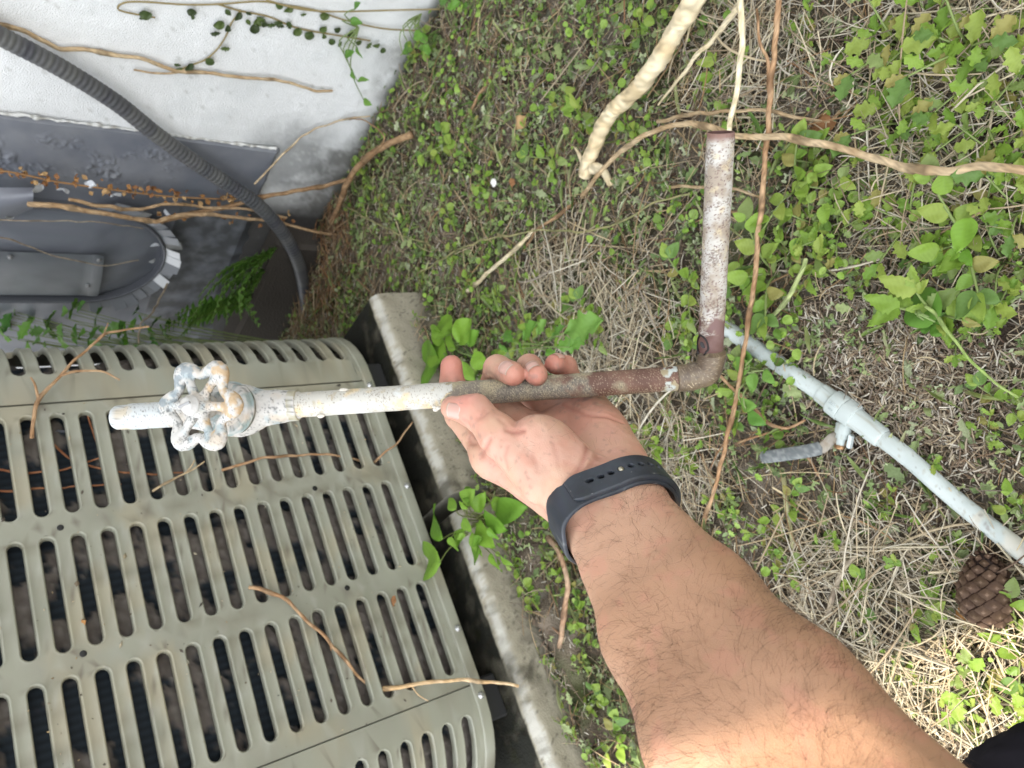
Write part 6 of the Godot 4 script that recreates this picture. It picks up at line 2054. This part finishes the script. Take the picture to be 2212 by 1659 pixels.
	# fingernails: thin shells that follow the finger under them
	nail(root, Vector2(1103, 799), P(1074, 795, 0.511), P(1108, 808, 0.489), 0.0088, 0.0078, 0.0056, 0.0050)
	nail(root, Vector2(1155, 799), P(1143, 793, 0.514), P(1159, 809, 0.490), 0.0084, 0.0074, 0.0052, 0.0047)
	nail(root, Vector2(983, 890), P(1026, 888, 0.476), P(978, 881, 0.482), 0.0100, 0.0076, 0.0064, 0.0052)
	nail(root, Vector2(1198, 768), P(1222, 793, 0.524), P(1198, 786, 0.512), 0.0076, 0.0066, 0.0042, 0.0040)
	# hairs on the forearm and sparser ones on the wrist
	var hair := Mesher.new()
	var toward := -ax
	for k in 30000:
		var i := palm_count + rng.randi() % (mb.v.size() - palm_count)
		if rng.randf() < 0.03:
			i = rng.randi() % palm_count
		var p := mb.v[i]
		var n := mb.n[i]
		var s := (p - w).dot(ax)
		if s < 0.012 and s > -0.022 or s > 0.26 or s < -0.045:
			continue
		if n.dot((eye - p).normalized()) < -0.45:
			continue
		var q := pixel(p)
		var thick := 0.35 + 0.65 * clampf(0.5 + 1.6 * sn(p, 14.0), 0, 1)
		var off := (p - w).dot(lat) / 0.035
		thick *= 0.45 + 0.55 * clampf(absf(off), 0, 1)
		if rng.randf() > thick:
			continue
		var dir := (lat * (0.9 * off + rr(-0.5, 0.5)) + toward * rr(0.0, 0.9) + Vector3(rr(-0.4, 0.4), rr(-0.4, 0.4), rr(-0.4, 0.4)))
		dir = (dir - n * n.dot(dir)).normalized()
		var big := rr(0.004, 0.013)
		var bend := dir.cross(n) * rr(-1.1, 1.1)
		var pts := PackedVector3Array()
		var rad := PackedFloat32Array()
		for j in 5:
			var t := j / 4.0
			pts.append(p + (dir * t + bend * t * t * 0.6) * big + n * (0.0002 + big * (0.42 * t - 0.34 * t * t)))
			rad.append(0.000047 * (1.0 - 0.75 * t))
		tube(hair, pts, rad, 3, PackedColorArray([Color(0.075, 0.042, 0.026)]), false)
	var hr := part(root, "arm_hair", hair.commit(), hair_mat)
	hr.set_meta("kind", "stuff")
	# dark shorts over the knee in the corner
	var knee := Field.new()
	knee.soft = PackedFloat32Array([0.03])
	knee.cone(P(2345, 1835, 0.44), P(2580, 2190, 0.36), 0.062, 0.075)
	knee.cone(P(2345, 1835, 0.44), P(2680, 1870, 0.50), 0.060, 0.070)
	var kn := mesh_field(knee, 0.006, P(2400, 1900, 0.42) - Vector3.ONE * 0.25, P(2400, 1900, 0.42) + Vector3.ONE * 0.25)
	var kp: PackedVector3Array = smooth_net(kn[0], kn[1], 0.5)
	var nn := net_normals(kp, kn[1])
	var kc := PackedColorArray()
	for i in kp.size():
		kp[i] += nn[i] * (0.004 * fn(kp[i], 16.0) + 0.0012 * sn(kp[i], 70.0))
		kc.append(Color(0.010, 0.010, 0.012))
	nn = net_normals(kp, kn[1])
	var km := Mesher.new()
	add_net(km, kp, kn[1], nn, kc)
	part(root, "shorts", km.commit(), cloth, )
	# the wristband
	build_band(f, w + ax * 0.002, ax, lat)

func skin_colour(p: Vector3, n: Vector3, groove: float) -> Color:
	var c := Color(0.50, 0.30, 0.205)
	# forearm tanned, palm pinker, finger ends redder
	var s := (p - P(1326, 1098, 0.449)).dot(arm_axis)
	c = c.lerp(Color(0.40, 0.226, 0.137), clampf(s * 14.0, 0, 1))
	var away := -forward_axis.dot(n)
	if s < -0.01:
		c = c.lerp(Color(0.52, 0.275, 0.21), clampf(0.35 + 1.2 * fn(p, 22.0), 0, 0.7))
		c = c.lerp(Color(0.60, 0.405, 0.31), clampf(1.0 - p.distance_to(P(1160, 985, 0.448)) / 0.030, 0, 1) * clampf(0.6 + 1.2 * fn(p + Vector3(1, 5, 1), 40.0), 0, 1) * 0.8)
		c = c.lerp(Color(0.40, 0.19, 0.135), clampf(1.3 - p.distance_to(P(1260, 900, 0.515)) / 0.045, 0, 1) * 0.8)  # shade in the cupped palm, painted as a darker red-brown
	for q in [[975, 792, 0.520, 1.0], [1108, 822, 0.487, 0.7], [1160, 822, 0.487, 0.7], [1198, 786, 0.512, 0.9], [980, 870, 0.478, 0.35]]:
		var d := p.distance_to(P(q[0], q[1], q[2]))
		c = c.lerp(Color(0.44, 0.15, 0.115), clampf(1.25 - d / 0.016, 0, 1) * q[3] * 0.85)
	c = c.lerp(Color(0.62, 0.25, 0.20), clampf(1.2 - p.distance_to(P(1000, 868, 0.470)) / 0.010, 0, 1) * 0.6)
	# mottling, freckles, grime where the pipe has rubbed
	c = c.lerp(Color(0.50, 0.22, 0.155), clampf(1.8 * fn(p + Vector3(4, 4, 4), 36.0) - 0.2, 0, 0.32))
	c = c.lerp(Color(0.30, 0.15, 0.09), clampf(6.0 * sn(p + Vector3(2, 2, 2), 190.0) - 5.0, 0, 0.5) * clampf(s * 30.0, 0, 1))
	var a := P(590, 879, 0.5055)
	var ax := (P(1469, 817, 0.497) - a).normalized()
	var q2 := p - a
	var gap := (q2 - ax * q2.dot(ax)).length() - 0.008
	if s < -0.01 and gap < 0.011:
		var grit := clampf(1.0 - gap / 0.011, 0, 1)
		c = c.lerp(Color(0.11, 0.085, 0.07), grit * clampf(0.35 + 1.5 * fn(p, 90.0), 0, 0.75))
		c = c.lerp(Color(0.46, 0.38, 0.26), clampf(5.0 * fn(p + Vector3(5, 1, 1), 300.0) - 1.5, 0, 0.7) * grit)
	if s < -0.01 and s > -0.11:
		c = c.lerp(Color(0.24, 0.15, 0.12), clampf(3.0 * fn(p + Vector3(8, 8, 2), 130.0) - 1.1, 0, 0.45))
	return c.lerp(Color(0.34, 0.135, 0.10), groove * 0.7)

func add_skin(mb: Mesher, net: Array, creases: Array, keep: Callable, share: float) -> void:
	var pts := smooth_net(net[0], net[1], share)
	var quads: PackedInt32Array = net[1]
	var n := net_normals(pts, quads)
	var groove := PackedFloat32Array()
	groove.resize(pts.size())
	for c in creases:
		var line: PackedVector3Array = c[0]
		var lo := line[0]; var hi := line[0]
		for q in line:
			lo = lo.min(q); hi = hi.max(q)
		lo -= Vector3.ONE * 0.005; hi += Vector3.ONE * 0.005
		for i in pts.size():
			var p := pts[i]
			if p.x < lo.x or p.y < lo.y or p.z < lo.z or p.x > hi.x or p.y > hi.y or p.z > hi.z:
				continue
			var d := 1.0
			for k in line.size() - 1:
				var u := line[k + 1] - line[k]
				var h := clampf((p - line[k]).dot(u) / maxf(u.length_squared(), 1e-10), 0, 1)
				d = minf(d, (p - line[k] - u * h).length_squared())
			d = sqrt(d)
			var g := exp(-pow(d / 0.0014, 2.0))
			pts[i] -= n[i] * c[1] * g
			pts[i] += n[i] * c[1] * 0.45 * exp(-pow((d - 0.0032) / 0.0016, 2.0))
			groove[i] = maxf(groove[i], g * minf(1.0, c[1] / 0.0008))
	for i in pts.size():
		pts[i] += n[i] * (0.00055 * fn(pts[i], 38.0) + 0.00020 * fn(pts[i], 190.0))
	n = net_normals(pts, quads)
	var k := mb.v.size()
	var map := PackedInt32Array()
	map.resize(pts.size())
	map.fill(-1)
	for i in pts.size():
		if keep.call(pts[i]):
			map[i] = mb.vert(pts[i], n[i], skin_colour(pts[i], n[i], groove[i]))
	for i in range(0, quads.size(), 4):
		var a := map[quads[i]]; var b := map[quads[i + 1]]; var c := map[quads[i + 2]]; var d := map[quads[i + 3]]
		if a >= 0 and b >= 0 and c >= 0 and d >= 0:
			mb.quad(a, b, c, d)

func nail(root: Node3D, seen_at: Vector2, from: Vector3, to: Vector3, r0: float, r1: float, long: float, half: float) -> void:
	# a shell on the back of the last joint, whose back is the side that the photograph shows
	var axis := (to - from).normalized()
	var length := from.distance_to(to)
	var hit := arm.hit(eye, ray(seen_at.x, seen_at.y).normalized(), 0.7)
	if (hit - to).length() > 0.03:
		hit = from.lerp(to, 0.6) + (eye - to).normalized() * r1
	var centre := clampf((hit - from).dot(axis), 0.2 * length, length - 0.001)
	var out := hit - from - axis * (hit - from).dot(axis)
	out = out.normalized()
	var side := axis.cross(out)
	var mb := Mesher.new()
	var pos := PackedVector3Array(); var col := PackedColorArray()
	var rows := 19; var across := 17
	for j in rows:
		var v := float(j) / (rows - 1) * 2.0 - 1.0
		for i in across:
			var u := float(i) / (across - 1) * 2.0 - 1.0
			# rounded towards the cuticle, nearly square at the free edge
			var wide := half * sqrt(clampf(1.0 - pow(maxf(0.0, -v - 0.25) / 0.77, 2.0), 0.04, 1.0)) * (1.0 - 0.06 * maxf(v, 0.0))
			var x := centre + v * long * (1.0 - 0.12 * u * u)
			var r := lerpf(r0, r1, clampf(x / length, 0, 1))
			if x > length:
				# past the joint's end the shell runs straight on and a little down
				r = r1 - (x - length) * 0.45
			var a := u * wide / r
			var rim := maxf(absf(u), -v)
			r += 0.00105 - 0.00075 * pow(maxf(rim, 0.0), 5.0)
			pos.append(from + axis * x + (out * cos(a) + side * sin(a)) * r)
			var c := Color(0.47, 0.275, 0.225)
			if v > 0.80:
				c = Color(0.46, 0.35, 0.28)
			elif v < -0.55:
				c = c.lerp(Color(0.62, 0.46, 0.40), 0.5)
			if rim > 0.88:
				c = c.lerp(Color(0.27, 0.155, 0.11), 0.55)
			if v > 0.92:
				c = Color(0.30, 0.21, 0.15)
			col.append(c)
	mb.grid(across, rows, pos, col, -1.0 if axis.cross(side).dot(out) > 0 else 1.0)
	part(root, "fingernail", mb.commit(), nail_mat)

func ring_radius(f: Field, mid: Vector3, dir: Vector3, ax: Vector3, half: float, list: PackedInt32Array) -> float:
	var best := 0.0
	var sum := 0.0
	for s in [-half, -half * 0.5, 0.0, half * 0.5, half]:
		var p: Vector3 = mid + ax * s
		var t := 0.06
		for k in 30:
			var d := f.at(p + dir * t, list)
			if d < 0.0001:
				break
			t -= d * 0.9
		best = maxf(best, t)
		sum += t * 0.2
	return lerpf(sum, best, 0.55)

func build_band(f: Field, mid: Vector3, ax: Vector3, lat: Vector3) -> void:
	var root := thing("wristband", "dark blue grey rubber watch strap with a row of holes round the wrist", "watch strap", mid)
	var up := lat.cross(ax)
	if up.dot(eye - mid) < 0:
		up = -up
	var list := f.near(mid, 0.12)
	var half := 0.0116
	var n := 120
	var radii := PackedFloat32Array()
	for i in n:
		var a := TAU * i / n
		radii.append(ring_radius(f, mid, lat * cos(a) + up * sin(a), ax, half, list) + 0.0004)
	for pass_ in 6:
		var s := radii.duplicate()
		for i in n:
			radii[i] = maxf(s[i] * 0.6 + 0.2 * (s[(i + 1) % n] + s[(i + n - 1) % n]), s[i] * 0.995)
	var radius := func(a: float) -> float:
		var q := fposmod(a / TAU * n, n)
		var i := int(q)
		return lerpf(radii[i % n], radii[(i + 1) % n], q - i)
	# the under strap goes all the way round
	var mb := Mesher.new()
	var pos := PackedVector3Array(); var col := PackedColorArray()
	var section := [[-1.0, 0.0], [-1.0, 0.0012], [-0.95, 0.0019], [-0.86, 0.0022], [0.0, 0.0024], [0.86, 0.0022], [0.95, 0.0019], [1.0, 0.0012], [1.0, 0.0]]
	for q in section:
		for i in n:
			var a := TAU * i / n
			var d := lat * cos(a) + up * sin(a)
			var p: Vector3 = mid + d * (radii[i] + q[1]) + ax * (q[0] * half)
			pos.append(p)
			col.append(strap_colour(p))
	mb.grid(n, section.size(), pos, col, 1.0, true)
	part(root, "under_strap", mb.commit(), rubber)
	# the tongue with its holes lies on top, from its rounded end on the left round to the right
	var tg := Mesher.new()
	pos = PackedVector3Array(); col = PackedColorArray()
	var a0 := PI * 0.635
	var a1 := -PI * 0.25
	var m := 300
	var rows := 85
	for j in rows:
		var v := float(j) / (rows - 1) * 2.0 - 1.0
		for i in m:
			var t := float(i) / (m - 1)
			var a := lerpf(a0, a1, t)
			var run := (a0 - a) * 0.028
			var end := clampf(run / 0.0060, 0, 1)
			var wide := 0.0101 * (0.50 + 0.50 * sqrt(1.0 - pow(1.0 - end, 2.0)))
			var edge := minf((1.0 - absf(v)) * wide, run)
			var lift := 0.0026 + 0.0024 * sqrt(clampf(edge / 0.0013, 0, 1))
			if edge <= 0.00001:
				lift = 0.0022
			var hole := 1.0
			for k in 8:
				var hs := 0.0095 + k * 0.0054
				var hd := Vector2(run - hs, v * wide + 0.0004).length()
				hole = minf(hole, hd)
			if hole < 0.0017:
				lift -= 0.0028 * clampf((0.0017 - hole) / 0.0005, 0, 1)
			var d := lat * cos(a) + up * sin(a)
			var p: Vector3 = mid + d * (radius.call(a) + lift) + ax * (v * wide + 0.0004)
			pos.append(p)
			col.append(strap_colour(p) if hole > 0.0014 else Color(0.006, 0.006, 0.007))
	tg.grid(m, rows, pos, col, 1.0)
	var tongue := part(root, "strap_tongue", tg.commit(), rubber)
	# the metal peg in the fourth hole
	var peg := Mesher.new()
	var ap := a0 - (0.0095 + 3 * 0.0054) / 0.028
	var pd := lat * cos(ap) + up * sin(ap)
	lathe(peg, mid + pd * (radius.call(ap) + 0.0026), pd, [[0.0, 0.0017], [0.0022, 0.0017], [0.0028, 0.0013], [0.0030, 0.0]], 18, func(_p): return Color(0.42, 0.39, 0.30))
	part(tongue, "peg", peg.commit(), steel, false)

func strap_colour(p: Vector3) -> Color:
	var c := Color(0.020, 0.023, 0.029).lerp(Color(0.032, 0.038, 0.048), clampf(0.5 + fn(p, 40.0), 0, 1))
	return c.lerp(Color(0.22, 0.22, 0.21), clampf(7.0 * fn(p + Vector3(3, 1, 4), 150.0) - 4.2, 0, 0.6))
const EAVE_X := -0.276
var stucco_map: Texture2D
var soil_map: Texture2D
var grain_map: Texture2D
var concrete_map: Texture2D
var pitted_map: Texture2D
var white: StandardMaterial3D
var satin: StandardMaterial3D
var steel: StandardMaterial3D
var ac_paint: StandardMaterial3D
var chalky: StandardMaterial3D
var pvc: StandardMaterial3D
var wood: StandardMaterial3D
var bark: StandardMaterial3D
var skin: StandardMaterial3D
var nail_mat: StandardMaterial3D
var hair_mat: StandardMaterial3D
var cloth: StandardMaterial3D
var rubber: StandardMaterial3D
var straw_mat: StandardMaterial3D
var scrap_mat: StandardMaterial3D
var live_mat: StandardMaterial3D
var live_plain: StandardMaterial3D
var plain_font: SystemFont
var dry_mats := []
var weed_greens := []
var leaf_kinds := []

func plain(c: Color, rough: float) -> StandardMaterial3D:
	var m := StandardMaterial3D.new()
	m.albedo_color = c.linear_to_srgb()
	m.roughness = rough
	return m

func make_materials() -> void:
	simplex.noise_type = FastNoiseLite.TYPE_SIMPLEX
	simplex.fractal_type = FastNoiseLite.FRACTAL_NONE
	simplex.frequency = 1.0
	simplex.seed = 11
	fractal.noise_type = FastNoiseLite.TYPE_SIMPLEX
	fractal.fractal_type = FastNoiseLite.FRACTAL_FBM
	fractal.fractal_octaves = 4
	fractal.frequency = 1.0
	fractal.seed = 23
	stucco_map = rough_map(FastNoiseLite.TYPE_SIMPLEX, 0.06, 3, 5.0)
	soil_map = rough_map(FastNoiseLite.TYPE_SIMPLEX, 0.05, 5, 9.0)
	grain_map = rough_map(FastNoiseLite.TYPE_SIMPLEX, 0.09, 4, 3.0)
	concrete_map = rough_map(FastNoiseLite.TYPE_CELLULAR, 0.07, 3, 4.0)
	pitted_map = rough_map(FastNoiseLite.TYPE_SIMPLEX, 0.12, 4, 5.0)
	var pores := rough_map(FastNoiseLite.TYPE_CELLULAR, 0.11, 2, 3.0)
	white = paint(0.8, 0.3)
	satin = paint(0.45, 0.5)
	steel = paint(0.35, 0.5, 0.8)
	ac_paint = relief(paint(0.42, 0.45), grain_map, 14.0, 0.16)
	chalky = relief(paint(0.65, 0.4), pitted_map, 30.0, 0.7)
	pvc = relief(paint(0.48, 0.4), grain_map, 16.0, 0.2)
	wood = relief(paint(0.7, 0.3), pitted_map, 40.0, 0.7)
	bark = relief(paint(0.75, 0.3), pitted_map, 40.0, 0.8)
	skin = relief(paint(0.50, 0.45), pores, 30.0, 0.9)
	skin.subsurf_scatter_enabled = true
	skin.subsurf_scatter_strength = 0.06
	nail_mat = paint(0.32, 0.5)
	hair_mat = paint(0.5, 0.4)
	cloth = relief(paint(0.95, 0.15), grain_map, 60.0, 1.0)
	rubber = relief(paint(0.44, 0.45), grain_map, 20.0, 0.15)
	straw_mat = paint(0.7, 0.3)
	scrap_mat = leafy(0.7, Color(0.25, 0.28, 0.14))
	live_mat = leafy(0.45, Color(0.32, 0.44, 0.08))
	live_plain = paint(0.5, 0.4)
	plain_font = SystemFont.new()
	plain_font.font_names = PackedStringArray(["Droid Sans"])
	for c in [Color(0.34, 0.17, 0.06), Color(0.24, 0.115, 0.05), Color(0.42, 0.27, 0.13)]:
		var m := leafy(0.8, Color(0.35, 0.2, 0.08))
		m.albedo_color = c.linear_to_srgb()
		dry_mats.append(m)
	for c in [[0.16, 0.255, 0.035], [0.20, 0.30, 0.05], [0.125, 0.215, 0.03], [0.23, 0.32, 0.06], [0.10, 0.175, 0.04], [0.21, 0.27, 0.09], [0.16, 0.22, 0.06], [0.27, 0.34, 0.07], [0.24, 0.35, 0.06], [0.20, 0.31, 0.045], [0.31, 0.29, 0.09]]:
		weed_greens.append(green(c[0], c[1], c[2]))

func make_leaves() -> void:
	for k in 7:
		leaf_kinds.append(leaf_mesh(k, k * 3 + 1))

func _ready() -> void:
	# camera
	var camera := Camera3D.new()
	camera.name = "camera"
	add_child(camera)
	camera.transform = Transform3D(Basis(right_axis, -down_axis, -forward_axis).orthonormalized(), eye)
	var lens := CameraAttributesPhysical.new()
	lens.frustum_focal_length = 35.02
	lens.frustum_near = 0.02
	lens.frustum_far = 200.0
	lens.frustum_focus_distance = 0.475
	lens.exposure_aperture = 20.0
	camera.attributes = lens
	camera.fov = rad_to_deg(2.0 * atan(829.5 / LENS))
	camera.near = 0.02
	camera.far = 200.0
	camera.current = true
	# sky, exposure
	var env := Environment.new()
	var sky_look := ProceduralSkyMaterial.new()
	sky_look.sky_top_color = Color(0.82, 0.85, 0.89)
	sky_look.sky_horizon_color = Color(0.95, 0.95, 0.94)
	sky_look.sky_curve = 0.2
	sky_look.ground_bottom_color = Color(0.16, 0.15, 0.12)
	sky_look.ground_horizon_color = Color(0.6, 0.62, 0.6)
	sky_look.energy_multiplier = 1.0
	var clouds := FastNoiseLite.new()
	clouds.seed = 5
	clouds.frequency = 0.006
	clouds.fractal_octaves = 5
	var cover := clouds.get_seamless_image(512, 256)
	cover.convert(Image.FORMAT_RGBA8)
	for y in 256:
		for x in 512:
			var g := clampf(cover.get_pixel(x, y).r * 2.4 - 0.9, 0, 1)
			cover.set_pixel(x, y, Color(1, 1, 1, g * 0.55))
	sky_look.sky_cover = ImageTexture.create_from_image(cover)
	var sky := Sky.new()
	sky.sky_material = sky_look
	env.background_mode = Environment.BG_SKY
	env.sky = sky
	env.tonemap_mode = Environment.TONE_MAPPER_LINEAR
	env.tonemap_exposure = 4.05
	env.sdfgi_enabled = true
	env.ssao_enabled = true
	env.ssil_enabled = true
	var world := WorldEnvironment.new()
	world.name = "world_environment"
	world.environment = env
	add_child(world)
	# the sun stands almost overhead; the roof edge keeps all but a strip by the camera in shade
	var sun := DirectionalLight3D.new()
	sun.name = "sun"
	sun.light_energy = 0.68
	sun.light_color = Color(1.0, 0.95, 0.87)
	sun.light_angular_distance = 0.5
	sun.shadow_enabled = true
	add_child(sun)
	sun.look_at_from_position(Vector3.ZERO, -Vector3(0.10, 1.0, -0.10), Vector3.RIGHT)
	rng.seed = 4
	make_materials()
	# structure
	make_leaves()
	build_ground()
	build_house()
	build_condenser()
	build_pads()
	# objects
	build_cover()
	build_conduit()
	build_white_pipe()
	build_held_pipe()
	build_person()
	build_pine_cone()
	# small things
	build_weeds()
	build_plants()
	build_sticks()
	build_litter()
	build_specks()
